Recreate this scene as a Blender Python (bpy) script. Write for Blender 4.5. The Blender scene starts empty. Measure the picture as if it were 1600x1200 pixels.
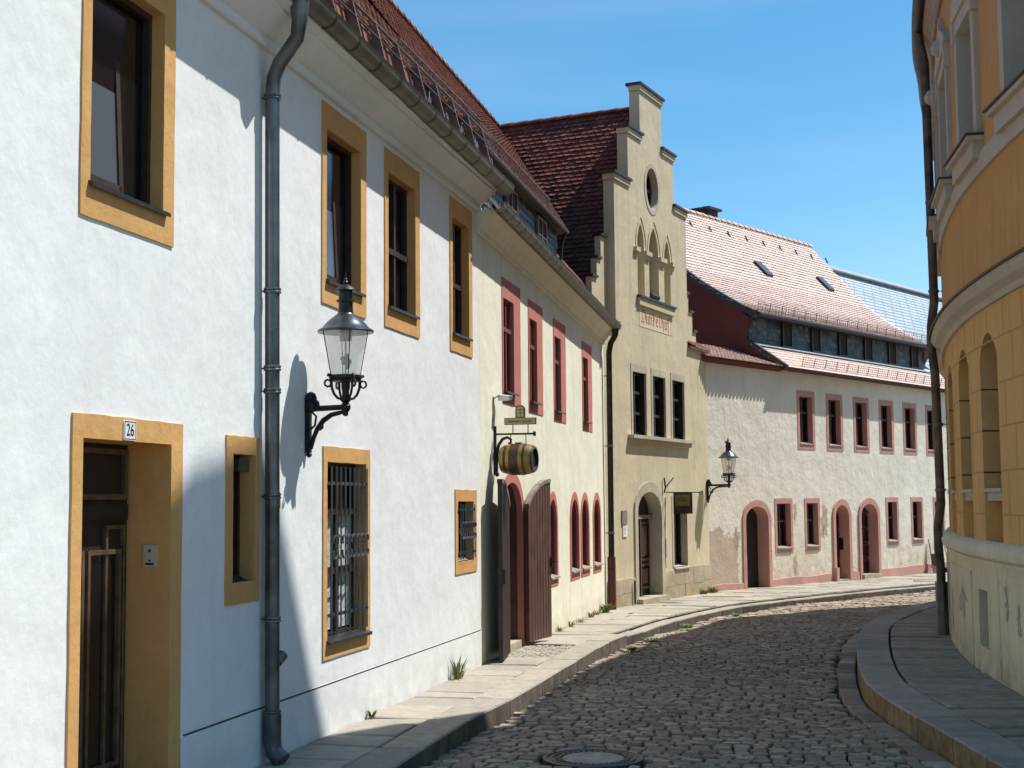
import bpy, math, random
from mathutils import Vector
random.seed(7)
S = bpy.context.scene
COL = S.collection
R = math.radians

# ------------------------------------------------------------------ mesh builder
class MB:
    def __init__(s): s.v = []; s.f = []; s.m = []
    def add(s, pts, faces, mi=0):
        b = len(s.v); s.v += [tuple(p) for p in pts]
        for f in faces: s.f.append(tuple(b+i for i in f)); s.m.append(mi)
    def quad(s, a, b, c, d, mi=0): s.add([a, b, c, d], [(0, 1, 2, 3)], mi)
    def poly(s, pts, mi=0): s.add(pts, [tuple(range(len(pts)))], mi)
    def hexa(s, p, mi=0):   # 8 points: bottom ring 0-3, top ring 4-7
        s.add(p, [(3, 2, 1, 0), (4, 5, 6, 7), (0, 1, 5, 4), (1, 2, 6, 5), (2, 3, 7, 6), (3, 0, 4, 7)], mi)
    def box(s, W, u0, u1, n0, n1, z0, z1, mi=0):
        s.hexa([W.P(u0, n0, z0), W.P(u1, n0, z0), W.P(u1, n1, z0), W.P(u0, n1, z0),
                W.P(u0, n0, z1), W.P(u1, n0, z1), W.P(u1, n1, z1), W.P(u0, n1, z1)], mi)
    def prism(s, ring_a, ring_b, mi=0, caps=True):
        n = len(ring_a); fs = [(i, (i+1) % n, n+(i+1) % n, n+i) for i in range(n)]
        if caps: fs += [tuple(range(n-1, -1, -1)), tuple(range(n, 2*n))]
        s.add(list(ring_a)+list(ring_b), fs, mi)
    def lathe(s, c, prof, seg=16, mi=0):
        c = Vector(c); rings = []
        b = len(s.v)
        for r, z in prof:
            for k in range(seg):
                a = 2*math.pi*k/seg
                s.v.append((c.x+r*math.cos(a), c.y+r*math.sin(a), c.z+z))
        for i in range(len(prof)-1):
            for k in range(seg):
                k2 = (k+1) % seg
                s.f.append((b+i*seg+k, b+i*seg+k2, b+(i+1)*seg+k2, b+(i+1)*seg+k)); s.m.append(mi)
        s.f.append(tuple(b+k for k in range(seg-1, -1, -1))); s.m.append(mi)
        e = b+(len(prof)-1)*seg
        s.f.append(tuple(e+k for k in range(seg))); s.m.append(mi)
    def tube(s, pts, r, seg=8, mi=0):
        pts = [Vector(p) for p in pts]; n = len(pts)
        rs = r if isinstance(r, (list, tuple)) else [r]*n
        b = len(s.v); up = None
        for i, p in enumerate(pts):
            d = (pts[min(i+1, n-1)]-pts[max(i-1, 0)]).normalized()
            if up is None:
                up = Vector((0, 0, 1)) if abs(d.z) < .9 else Vector((1, 0, 0))
            x = up.cross(d).normalized(); y = d.cross(x).normalized(); up = y
            for k in range(seg):
                a = 2*math.pi*k/seg
                q = p+x*(rs[i]*math.cos(a))+y*(rs[i]*math.sin(a)); s.v.append(tuple(q))
        for i in range(n-1):
            for k in range(seg):
                k2 = (k+1) % seg
                s.f.append((b+i*seg+k, b+i*seg+k2, b+(i+1)*seg+k2, b+(i+1)*seg+k)); s.m.append(mi)
        s.f.append(tuple(b+k for k in range(seg-1, -1, -1))); s.m.append(mi)
        s.f.append(tuple(b+(n-1)*seg+k for k in range(seg))); s.m.append(mi)
    def bar(s, a, b, w, h=None, mi=0, up=(0, 0, 1)):
        a = Vector(a); b = Vector(b); h = h or w
        d = (b-a).normalized(); u = Vector(up)
        if abs(d.dot(u)) > .95: u = Vector((1, 0, 0))
        x = d.cross(u).normalized()*w/2; y = x.cross(d).normalized()*h/2
        s.hexa([a-x-y, a+x-y, a+x+y, a-x+y, b-x-y, b+x-y, b+x+y, b-x+y], mi)
    def build(s, name, mats, parent=None, smooth=False, loc=None):
        me = bpy.data.meshes.new(name)
        o0 = Vector(parent['_o']) if parent is not None else Vector(loc or (0, 0, 0))
        me.from_pydata([(x-o0.x, y-o0.y, z-o0.z) for x, y, z in s.v], [], s.f)
        if not isinstance(mats, (list, tuple)): mats = [mats]
        for m in mats: me.materials.append(m)
        if len(mats) > 1: me.polygons.foreach_set('material_index', s.m)
        if smooth:
            me.polygons.foreach_set('use_smooth', [True]*len(me.polygons))
            try: me.set_sharp_from_angle(angle=R(38))
            except Exception: pass
        me.update()
        o = bpy.data.objects.new(name, me); COL.objects.link(o)
        if parent is not None: o.parent = parent
        else: o.location = o0
        o['_o'] = tuple(o0)
        return o

def thing(name, label, cat, loc, group=None):
    o = bpy.data.objects.new(name, None); COL.objects.link(o)
    o.location = loc; o.empty_display_size = .2
    o['label'] = label; o['category'] = cat; o['_o'] = tuple(loc)
    if group: o['group'] = group
    return o
def tag(o, label, cat, group=None):
    o['label'] = label; o['category'] = cat
    if group: o['group'] = group
    return o
def struct(o): o['kind'] = 'structure'; return o

# ------------------------------------------------------------------ facade frames
class Wall:
    """Vertical facade over a ground path; u runs along it, n outwards (street side), z up."""
    def __init__(s, pts):
        s.p = [Vector((x, y)) for x, y in pts]; s.c = [0]
        for a, b in zip(s.p, s.p[1:]): s.c.append(s.c[-1]+(b-a).length)
        s.L = s.c[-1]; s.segn = []
        for a, b in zip(s.p, s.p[1:]):
            t = (b-a).normalized(); s.segn.append(Vector((t.y, -t.x))*s.side())
        s.vn = [s.segn[0]]+[(s.segn[i]+s.segn[i+1]).normalized() for i in range(len(s.segn)-1)]+[s.segn[-1]]
    def side(s): return 1
    def P(s, u, n, z):
        i = 0
        while i < len(s.c)-2 and u > s.c[i+1]: i += 1
        l = s.c[i+1]-s.c[i]; t = (u-s.c[i])/l
        p = s.p[i].lerp(s.p[i+1], t)
        if len(s.segn) == 1: N = s.segn[0]
        else:
            tt = min(max(t, 0), 1); N = s.vn[i].lerp(s.vn[i+1], tt).normalized()
        return (p.x+N.x*n, p.y+N.y*n, z)
    def u_at_y(s, y):
        for i in range(len(s.p)-1):
            if s.p[i].y <= y <= s.p[i+1].y:
                return s.c[i]+(y-s.p[i].y)/(s.p[i+1].y-s.p[i].y)*(s.c[i+1]-s.c[i])
        return 0
class WallR(Wall):
    def side(s): return -1
def gz(y):            # the street falls gently away from the camera
    return 0 if y < 18 else -.0123*(min(y, 60)-18)

def arc_fn(u0, u1, zs, rise, kind):
    c = (u0+u1)/2; h = (u1-u0)/2
    def f(u):
        x = min(1, abs(u-c)/h)
        if kind == 'point':
            return zs+rise*max(0, (math.sqrt(max(0, 4-(1+x)**2)))/math.sqrt(3))
        if kind == 'seg': return zs+rise*(1-x*x)
        return zs+rise*math.sqrt(max(0, 1-x*x))
    return f
def hole(u0, u1, z0, z1, rise=0, kind='round'):
    """z1 = springing when rise > 0"""
    if kind == 'oval':
        c = (u0+u1)/2; h = (u1-u0)/2; zc = (z0+z1)/2; a = (z1-z0)/2
        g = lambda u: a*math.sqrt(max(0, 1-((u-c)/h)**2))
        return dict(u0=u0, u1=u1, lo=lambda u: zc-g(u), hi=lambda u: zc+g(u), arc=True)
    if rise: return dict(u0=u0, u1=u1, lo=lambda u: z0, hi=arc_fn(u0, u1, z1, rise, kind), arc=True)
    return dict(u0=u0, u1=u1, lo=lambda u: z0, hi=lambda u: z1, arc=False)
def wallsheet(mb, W, u0, u1, bot, top, holes, n=0, step=99, extra=(), mi=0):
    br = {round(u0, 4), round(u1, 4)}
    for e in extra: br.add(round(e, 4))
    for h in holes:
        k = 14 if h['arc'] else 1
        for i in range(k+1):
            x = (h['u0']+h['u1'])/2-(h['u1']-h['u0'])/2*math.cos(math.pi*i/k)
            if u0 < x < u1: br.add(round(x, 4))
    if step < 50:
        k = max(1, int((u1-u0)/step))
        for i in range(k+1): br.add(round(u0+(u1-u0)*i/k, 4))
    br = sorted(br)
    e = 1e-4
    for a, b in zip(br, br[1:]):
        if b-a < 1e-5: continue
        hs = sorted([h for h in holes if h['u0'] <= a+e and h['u1'] >= b-e], key=lambda h: h['lo'](a))
        la, lb = bot(a+e), bot(b-e)
        for h in hs+[None]:
            ta, tb = (top(a+e), top(b-e)) if h is None else (h['lo'](a), h['lo'](b))
            if ta > la+1e-4 or tb > lb+1e-4:
                mb.quad(W.P(a, n, la), W.P(b, n, lb), W.P(b, n, tb), W.P(a, n, ta), mi)
            if h: la, lb = h['hi'](a), h['hi'](b)

def contour(u0, u1, z0, z1, rise=0, kind='round', k=12):
    if kind == 'oval':
        return [((u0+u1)/2+(u1-u0)/2*math.cos(2*math.pi*i/28), (z0+z1)/2+(z1-z0)/2*math.sin(2*math.pi*i/28)) for i in range(28)]
    pts = [(u0, z0), (u1, z0)]
    if not rise: return pts+[(u1, z1), (u0, z1)]
    f = arc_fn(u0, u1, z1, rise, kind)
    for i in range(k+1):
        u = (u0+u1)/2+(u1-u0)/2*math.cos(math.pi*i/k); pts.append((u, f(u)))
    return pts
def subdiv(c, k):
    o = []
    for (a, b), (c_, d) in zip(c, c[1:]+c[:1]):
        for i in range(k): o.append((a+(c_-a)*i/k, b+(d-b)*i/k))
    return o
def ring(mb, W, outer, inner, nf, nback, nside, mi=0, rough=0):
    n = len(outer); ro = [(u+random.uniform(-rough, rough), z+random.uniform(-rough, rough)) for u, z in outer]
    O = [W.P(u, nf, z) for u, z in ro]; Ob = [W.P(u, nside, z) for u, z in ro]
    I = [W.P(u, nf, z) for u, z in inner]; Ib = [W.P(u, nback, z) for u, z in inner]
    mb.add(O+I+Ob+Ib, [(i, (i+1) % n, n+(i+1) % n, n+i) for i in range(n)] +
           [(2*n+i, 2*n+(i+1) % n, (i+1) % n, i) for i in range(n)] +
           [(n+i, n+(i+1) % n, 3*n+(i+1) % n, 3*n+i) for i in range(n)], mi)
def plate(mb, W, cont, n, mi=0):
    mb.poly([W.P(u, n, z) for u, z in cont], mi)
def sweep(mb, W, u0, u1, prof, step=1.0, zf=None, nf=None, closed=True, caps=True, mi=0):
    k = max(1, int((u1-u0)/step)); m = len(prof); b = len(mb.v)
    for i in range(k+1):
        u = u0+(u1-u0)*i/k; dz = zf(u) if zf else 0; dn = nf(u) if nf else 0
        for n, z in prof: mb.v.append(W.P(u, n+dn, z+dz))
    mm = m if closed else m-1
    for i in range(k):
        for j in range(mm):
            j2 = (j+1) % m
            mb.f.append((b+i*m+j, b+(i+1)*m+j, b+(i+1)*m+j2, b+i*m+j2)); mb.m.append(mi)
    if caps and closed:
        mb.f.append(tuple(b+j for j in range(m))); mb.m.append(mi)
        mb.f.append(tuple(b+k*m+j for j in range(m-1, -1, -1))); mb.m.append(mi)

# ------------------------------------------------------------------ materials
def nt(name):
    m = bpy.data.materials.new(name); m.use_nodes = True
    t = m.node_tree; b = t.nodes['Principled BSDF']; return m, t, b
def N(t, kind, **kw):
    n = t.nodes.new(kind)
    for k, v in kw.items():
        if k in n.inputs.keys(): n.inputs[k].default_value = v
        else: setattr(n, k, v)
    return n
def mixc(t, fac, a, b, mode='MIX'):
    m = t.nodes.new('ShaderNodeMix'); m.data_type = 'RGBA'; m.blend_type = mode
    for sock, val in ((m.inputs[0], fac), (m.inputs[6], a), (m.inputs[7], b)):
        if hasattr(val, 'links') or isinstance(val, bpy.types.NodeSocket): t.links.new(val, sock)
        elif isinstance(val, (int, float)): sock.default_value = val
        else: sock.default_value = (*val, 1)
    return m.outputs[2]
def ramp(t, src, lo, hi, a=0., b=1.):
    r = t.nodes.new('ShaderNodeMapRange'); r.inputs[1].default_value = lo; r.inputs[2].default_value = hi
    r.inputs[3].default_value = a; r.inputs[4].default_value = b; r.clamp = True
    t.links.new(src, r.inputs[0]); return r.outputs[0]
def noise(t, scale, detail=4, rough=.55, vec=None, stretch=None):
    n = N(t, 'ShaderNodeTexNoise'); n.inputs['Scale'].default_value = scale
    n.inputs['Detail'].default_value = detail; n.inputs['Roughness'].default_value = rough
    g = t.nodes.new('ShaderNodeNewGeometry')
    if stretch:
        mp = t.nodes.new('ShaderNodeMapping'); mp.inputs['Scale'].default_value = stretch
        t.links.new(g.outputs['Position'], mp.inputs[0]); t.links.new(mp.outputs[0], n.inputs['Vector'])
    else: t.links.new(g.outputs['Position'], n.inputs['Vector'])
    return n.outputs['Fac']
TINT = (1.03, 1.0, .92)
def tn(c): return tuple(min(.9, x*k) for x, k in zip(c, TINT))
def simple(name, col, rough=.6, metal=0., var=.0, vscale=8, bump=0., bscale=60, spec=.5):
    col = tn(col); m, t, b = nt(name)
    b.inputs['Roughness'].default_value = rough; b.inputs['Metallic'].default_value = metal
    b.inputs['Specular IOR Level'].default_value = spec
    if var:
        c = mixc(t, ramp(t, noise(t, vscale), .35, .65), [x*(1-var) for x in col], [min(1, x*(1+var)) for x in col])
        t.links.new(c, b.inputs['Base Color'])
    else: b.inputs['Base Color'].default_value = (*col, 1)
    if bump:
        bp = t.nodes.new('ShaderNodeBump'); bp.inputs['Strength'].default_value = 1; bp.inputs['Distance'].default_value = bump
        t.links.new(noise(t, bscale), bp.inputs['Height']); t.links.new(bp.outputs[0], b.inputs['Normal'])
    return m
def plaster(name, col, col2, streak=.2, bump=.006, bs=28, wave=.02, dirt=None, dirt_h=.5, patch=None, patch_col=None):
    col, col2 = tn(col), tn(col2)
    m, t, b = nt(name); b.inputs['Roughness'].default_value = .9; b.inputs['Specular IOR Level'].default_value = .15
    c = mixc(t, ramp(t, noise(t, .9, 6, .65), .38, .66), col, col2)
    c = mixc(t, ramp(t, noise(t, 9, 5, .7), .45, .75, 0, .35), c, [x*.82 for x in col2])
    st = ramp(t, noise(t, 1, 5, .6, stretch=(5, 5, .45)), .52, .78, 0, streak)
    c = mixc(t, st, c, [x*.62 for x in col2])
    if dirt:
        g = t.nodes.new('ShaderNodeNewGeometry'); sx = t.nodes.new('ShaderNodeSeparateXYZ'); t.links.new(g.outputs['Position'], sx.inputs[0])
        h = ramp(t, sx.outputs[2], -.25, dirt_h, 1, 0)
        mu = t.nodes.new('ShaderNodeMath'); mu.operation = 'MULTIPLY'
        t.links.new(h, mu.inputs[0]); t.links.new(ramp(t, noise(t, 3.5, 6, .7), .35, .65), mu.inputs[1])
        c = mixc(t, mu.outputs[0], c, dirt)
    if patch:
        # patches where the top coat has come away: low down, ragged edge
        g = t.nodes.new('ShaderNodeNewGeometry'); sx = t.nodes.new('ShaderNodeSeparateXYZ'); t.links.new(g.outputs['Position'], sx.inputs[0])
        h = ramp(t, sx.outputs[2], patch[0], patch[1], 1, 0)
        x = ramp(t, sx.outputs[0], patch[2], patch[2]+.4, 1, 0)
        mu = t.nodes.new('ShaderNodeMath'); mu.operation = 'MULTIPLY'; t.links.new(h, mu.inputs[0]); t.links.new(x, mu.inputs[1])
        ad = t.nodes.new('ShaderNodeMath'); ad.operation = 'ADD'; t.links.new(mu.outputs[0], ad.inputs[0]); t.links.new(ramp(t, noise(t, 1.3, 6, .7), .3, .7, -.45, .45), ad.inputs[1])
        c = mixc(t, ramp(t, ad.outputs[0], .62, .66), c, patch_col)
    t.links.new(c, b.inputs['Base Color'])
    b1 = t.nodes.new('ShaderNodeBump'); b1.inputs['Distance'].default_value = wave
    t.links.new(noise(t, 2.2, 3, .5), b1.inputs['Height'])
    b2 = t.nodes.new('ShaderNodeBump'); b2.inputs['Distance'].default_value = bump
    t.links.new(noise(t, bs, 6, .65), b2.inputs['Height']); t.links.new(b1.outputs[0], b2.inputs['Normal'])
    t.links.new(b2.outputs[0], b.inputs['Normal'])
    return m
def island(name, cols, rough=.85, var=.25, vscale=14, bump=.004, bscale=60, dirtcol=None, spec=.18, moss=None):
    """each stone / tile of the mesh gets its own tone"""
    cols = [tn(c) for c in cols]
    m, t, b = nt(name); b.inputs['Roughness'].default_value = rough; b.inputs['Specular IOR Level'].default_value = spec
    g = t.nodes.new('ShaderNodeNewGeometry'); r = t.nodes.new('ShaderNodeValToRGB')
    r.color_ramp.elements[0].color = (*cols[0], 1); r.color_ramp.elements[1].color = (*cols[-1], 1)
    for i, c in enumerate(cols[1:-1]):
        e = r.color_ramp.elements.new((i+1)/(len(cols)-1)); e.color = (*c, 1)
    t.links.new(g.outputs['Random Per Island'], r.inputs[0])
    c = mixc(t, ramp(t, noise(t, vscale, 5, .7), .35, .7, 0, var*2), r.outputs[0], dirtcol or [x*.45 for x in cols[0]])
    if moss: c = mixc(t, ramp(t, noise(t, 1.1, 5, .7), .58, .7, 0, .6), c, moss)
    t.links.new(c, b.inputs['Base Color'])
    bp = t.nodes.new('ShaderNodeBump'); bp.inputs['Distance'].default_value = bump
    t.links.new(noise(t, bscale, 5, .7), bp.inputs['Height']); t.links.new(bp.outputs[0], b.inputs['Normal'])
    return m
M = {}
M['white'] = plaster('white_plaster', (.76, .79, .83), (.70, .725, .76), .12, .0022, 30, .018, dirt=(.50, .47, .43), dirt_h=.45)
M['cream'] = plaster('cream_plaster', (.80, .79, .68), (.72, .71, .60), .4, .003, 30, .02, dirt=(.42, .34, .24), dirt_h=.25)
M['sand'] = plaster('sand_plaster', (.60, .53, .375), (.52, .46, .33), .45, .005, 22, .02)
M['sandshoulder'] = M['sand']
M['rough'] = plaster('rough_pale_plaster', (.77, .735, .66), (.69, .655, .585), .22, .010, 13, .035, dirt=(.52, .38, .24), dirt_h=1.2, patch=(.9, 1.6, 5.1), patch_col=(.50, .40, .29))
M['burgundy'] = plaster('burgundy_plaster', (.13, .042, .04), (.115, .038, .035), .2, .004, 20, .01)
M['orange'] = plaster('orange_plaster', (.60, .34, .14), (.52, .30, .13), .5, .004, 26, .012)
M['ashlar'] = plaster('yellow_ashlar', (.70, .44, .19), (.62, .40, .18), .45, .004, 26, .008)
M['plinthR'] = plaster('pale_plinth', (.74, .70, .55), (.62, .59, .46), .4, .006, 18, .02, dirt=(.13, .12, .09), dirt_h=.5)
M['trimR'] = plaster('pale_stucco', (.52, .485, .43), (.46, .43, .38), .25, .003, 30, .004)
M['ochre'] = plaster('ochre_paint', (.62, .36, .145), (.54, .31, .125), .25, .005, 22, .025)
M['pink'] = plaster('pink_paint', (.50, .20, .17), (.44, .17, .15), .2, .004, 26, .008)
M['rose'] = plaster('rose_paint', (.55, .30, .27), (.47, .27, .24), .25, .008, 18, .02)
M['stone'] = plaster('grey_sandstone', (.52, .47, .39), (.40, .35, .28), .5, .006, 14, .02, dirt=(.30, .25, .12), dirt_h=.5)
M['stonebase'] = plaster('stone_base', (.47, .42, .34), (.36, .31, .23), .6, .012, 9, .04, dirt=(.30, .22, .08), dirt_h=.5)
M['brown'] = simple('dark_brown_wood', (.032, .015, .010), .6, var=.4, bump=.001, bscale=90)
M['maroon'] = simple('maroon_reveal_paint', (.16, .035, .03), .8, var=.15)
M['bare'] = simple('bare_brown_render', (.42, .34, .24), .95, var=.25, bump=.006, bscale=30)
M['bark'] = simple('black_brown_wood', (.015, .010, .008), .5, var=.3)
M['lightwood'] = simple('polished_wood_moulding', (.10, .065, .04), .25, var=.3)
M['gate'] = simple('brown_gate_paint', (.095, .042, .030), .6, var=.25, vscale=5, bump=.002, bscale=50)
M['gatetop'] = simple('weathered_gate_edge', (.25, .20, .18), .7, var=.3)
M['iron'] = simple('black_iron', (.012, .013, .015), .42, metal=.3, var=.3, bump=.0015, bscale=120)
M['hood'] = simple('grey_enamel_hood', (.06, .075, .095), .3, metal=.5, var=.25)
M['zinc'] = simple('weathered_zinc', (.15, .16, .165), .42, metal=.75, var=.3, vscale=5, bump=.001)
M['zincpipe'] = simple('zinc_pipe', (.12, .135, .15), .38, metal=.7, var=.35, vscale=4)
M['gutter'] = simple('brown_grey_zinc_gutter', (.155, .14, .115), .45, metal=.55, var=.25, vscale=4)
M['pipeR'] = simple('dull_brown_pipe', (.10, .085, .075), .5, metal=.4, var=.5, vscale=4)
M['darkpipe'] = simple('dark_pipe', (.022, .017, .015), .5, metal=.3, var=.4)
M['redpipe'] = simple('red_iron_pipe', (.10, .025, .018), .6, var=.4)
M['sill'] = simple('dark_sheet_sill', (.05, .05, .06), .4, metal=.5, var=.2)
M['sillpale'] = simple('pale_sill', (.30, .26, .23), .6, var=.3)
M['copper'] = simple('red_brown_sheet', (.22, .085, .055), .55, metal=.2, var=.3, vscale=6)
M['bracket'] = simple('brown_bracket_metal', (.17, .11, .095), .55, metal=.4, var=.3)
M['coping'] = simple('dark_coping_metal', (.05, .035, .03), .5, metal=.3, var=.4)
M['verge'] = simple('dark_verge_sheet', (.04, .04, .05), .5, metal=.4)
M['silver'] = simple('bright_flashing', (.55, .60, .65), .35, metal=.6, var=.15)
M['silver2'] = simple('pale_ridge_sheet', (.75, .80, .85), .6, var=.1)
M['bronze'] = simple('brass_hoop', (.25, .185, .065), .45, metal=.7, var=.25)
M['barrel'] = simple('barrel_stave_wood', (.045, .022, .015), .4, var=.45, vscale=20, bump=.002, bscale=80)
M['board'] = simple('sign_board_cream', (.52, .42, .22), .6, var=.15)
M['boardframe'] = simple('sign_green_frame', (.06, .09, .055), .5, var=.2)
M['text'] = simple('sign_lettering_brown', (.16, .09, .03), .6)
M['redtext'] = simple('faded_red_lettering', (.52, .17, .14), .9, var=.35, vscale=12)
M['black'] = simple('black_paint', (.01, .01, .01), .5)
M['enamel'] = simple('white_enamel', (.72, .75, .76), .3)
M['plaque'] = simple('grey_plaque', (.22, .22, .23), .35, metal=.5, var=.2)
M['steel'] = simple('intercom_steel', (.55, .55, .53), .4, metal=.3)
M['signdark'] = simple('dark_sign_paint', (.06, .04, .015), .4, var=.5)
M['curtain'] = simple('white_lace_curtain', (.45, .50, .50), .9, var=.45, vscale=40)
M['inside'] = simple('dark_interior', (.02, .015, .012), .9)
M['leaf'] = simple('weed_leaf', (.09, .16, .03), .7, var=.4, vscale=30)
M['dryleaf'] = simple('dry_weed', (.26, .19, .09), .8, var=.4, vscale=30)
M['manhole'] = simple('cast_iron_manhole', (.075, .075, .08), .42, metal=.5, var=.4, vscale=18, bump=.002)
M['mconcrete'] = simple('manhole_concrete', (.36, .32, .27), .85, var=.25, vscale=10, bump=.003)
M['chimney'] = simple('dark_chimney', (.05, .03, .03), .8, var=.3)
M['tile'] = island('red_clay_tile', [(.26, .12, .09), (.35, .18, .14), (.20, .09, .075), (.38, .22, .18), (.15, .075, .065)], .75, .15, 3, .002)
M['tiledark'] = island('old_red_tile', [(.20, .065, .05), (.28, .10, .075), (.14, .05, .04), (.23, .075, .06), (.10, .045, .04)], .75, .25, 2.5, .002)
M['tilepale'] = island('pale_rose_tile', [(.62, .47, .425), (.66, .51, .46), (.58, .44, .40), (.63, .47, .42), (.60, .46, .42)], .6, .06, 2, .002, spec=.45)
M['slate'] = island('slate_shingle', [(.03, .035, .045), (.09, .10, .11), (.025, .03, .035), (.17, .18, .19), (.05, .055, .065)], .5, .15, 6, .002, spec=.35)
M['slateblue'] = simple('blue_grey_slate_roof', (.30, .37, .44), .6, var=.12, vscale=1)
M['cobble'] = island('cobble_stone', [(.26, .21, .165), (.50, .42, .33), (.20, .16, .125), (.56, .47, .37), (.40, .27, .205), (.32, .28, .235)], .8, .3, 22, .006, 45, spec=.2, moss=(.24, .21, .13))
M['slab'] = island('granite_slab', [(.40, .37, .32), (.46, .42, .36), (.34, .32, .29), (.43, .39, .33)], .8, .22, 7, .004, 60, dirtcol=(.17, .14, .11))
M['slabR'] = island('worn_slab', [(.32, .29, .245), (.39, .35, .30), (.25, .23, .20)], .75, .3, 6, .005, 50, dirtcol=(.10, .085, .07))
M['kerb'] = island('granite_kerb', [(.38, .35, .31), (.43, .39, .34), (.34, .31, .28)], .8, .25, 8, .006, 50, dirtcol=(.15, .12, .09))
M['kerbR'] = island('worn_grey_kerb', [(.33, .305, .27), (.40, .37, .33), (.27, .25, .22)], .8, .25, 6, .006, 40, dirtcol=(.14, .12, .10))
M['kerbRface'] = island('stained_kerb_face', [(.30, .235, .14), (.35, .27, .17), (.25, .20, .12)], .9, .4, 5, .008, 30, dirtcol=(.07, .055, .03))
M['kerbface'] = island('shaded_kerb_face', [(.13, .12, .10), (.17, .15, .13), (.10, .09, .08)], .9, .4, 5, .008, 30, dirtcol=(.04, .035, .025))  # shade on the left kerb's road side, put into the stone colour
M['joint'] = simple('joint_dirt', (.055, .045, .032), .95, var=.5, vscale=6, bump=.01, bscale=60)
M['mossjoint'] = simple('joint_moss_dirt', (.035, .036, .016), .95, var=.6, vscale=3, bump=.01, bscale=60)
M['ground'] = simple('earth', (.16, .14, .11), .95, var=.3, vscale=.5)
def glassy(name, col, rough=.12, spec=.9):
    m, t, b = nt(name); b.inputs['Base Color'].default_value = (*col, 1); b.inputs['Roughness'].default_value = rough
    b.inputs['Specular IOR Level'].default_value = spec; return m
M['pane'] = glassy('dark_window_glass', (.006, .006, .008), .1, .6)
M['panegrey'] = glassy('grey_reflection_glass', (.085, .10, .11), .15)  # reflected sky put in as a grey base colour
m, t, b = nt('lantern_glass'); b.inputs['Base Color'].default_value = (.85, .83, .74, 1); b.inputs['Roughness'].default_value = .08
b.inputs['Alpha'].default_value = .35; b.inputs['Specular IOR Level'].default_value = .8; M['glass'] = m
M['mantle'] = simple('lamp_mantle', (.45, .40, .33), .8, var=.3, vscale=60)

# ------------------------------------------------------------------ facade lines (metres, street plan)
C0 = (-.400, 16.551)
t1 = Vector((.2335, .9724))
F1 = Wall([(C0[0]-t1.x*14, C0[1]-t1.y*14), C0])           # u 0..14
P2 = (1.712, 26.15); P3 = (4.398, 31.78)
t4 = Vector((.63315, .77403)); t3 = Vector((.4306, .9025))
F2 = Wall([C0, P2]); F3 = Wall([P2, P3]); P4 = (P3[0]+t4.x*18, P3[1]+t4.y*18)
F4 = Wall([P3, P4])
def smooth_path(pts, k=4):
    P = [Vector(p) for p in pts]; out = []
    for i in range(len(P)-1):
        a = P[max(i-1, 0)]; b = P[i]; c = P[i+1]; d = P[min(i+2, len(P)-1)]
        for j in range(k):
            s = j/k
            out.append(.5*((2*b)+(c-a)*s+(2*a-5*b+4*c-d)*s*s+(3*b-a-3*c+d)*s**3))
    out.append(P[-1]); return [(p.x, p.y) for p in out]
RW = WallR(smooth_path([(4.62, 9.6), (4.7, 11.2), (4.80, 13.2), (5.1, 15.6), (5.62, 18), (6.29, 20.4), (6.77, 21.8), (7.22, 23.2), (7.85, 24.9), (8.85, 27.1), (10.4, 29.0), (12.6, 30.7), (15.5, 32), (18, 32.5)]))

# ================================================================== SETTING
mb = MB(); st = 6; G_ = {}
ys = [-60, -20, 0, 18, 30, 45, 60, 120, 400, 1500]; xs = [-1500, -300, -60, -20, 0, 20, 60, 300, 1500]
for y in ys:
    for x in xs: mb.v.append((x, y, gz(y)-.32))
n = len(xs)
for j in range(len(ys)-1):
    for i in range(n-1): mb.f.append((j*n+i, j*n+i+1, (j+1)*n+i+1, (j+1)*n+i)); mb.m.append(0)
struct(mb.build('ground', M['ground']))

Lk = smooth_path([(-2.3, 4.2), (-1.3, 8.4), (-.87, 10.29), (-.38, 12.55), (-.08, 13.56), (.45, 15.7), (.93, 17.75), (1.43, 19.82), (1.93, 21.2), (2.9, 23.98), (4.36, 27.13), (5.53, 28.88), (6.9, 30.6), (8.82, 32.9), (11.2, 35.4), (14.5, 38.3), (19, 42)], 6)
Rk = smooth_path([(3.1, 4.5), (3.3, 8.4), (3.37, 10.16), (3.40, 11.4), (3.42, 12.74), (3.51, 14.2), (3.76, 15.58), (4.13, 17.21), (4.61, 19.09), (5.25, 21.35), (6.05, 23.3), (7.05, 25.4), (8.2, 27.3), (9.6, 29.4), (11.8, 31.3), (15, 32.6), (19, 33.3)], 6)
def offs(P, d):
    out = []
    for i in range(len(P)):
        a = P[max(0, i-1)]; b = P[min(len(P)-1, i+1)]; L = math.hypot(b[0]-a[0], b[1]-a[1]) or 1
        out.append((P[i][0]-(b[1]-a[1])/L*d, P[i][1]+(b[0]-a[0])/L*d))
    return out
RD = -.15    # road surface below the pavements
def inside(poly, x, y):
    c = False; n = len(poly); j = n-1
    for i in range(n):
        xi, yi = poly[i]; xj, yj = poly[j]
        if (yi > y) != (yj > y) and x < (xj-xi)*(y-yi)/(yj-yi)+xi: c = not c
        j = i
    return c
roadpoly = Lk+[(24, 44), (26, 31)]+offs(Rk, .27)[::-1]
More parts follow.
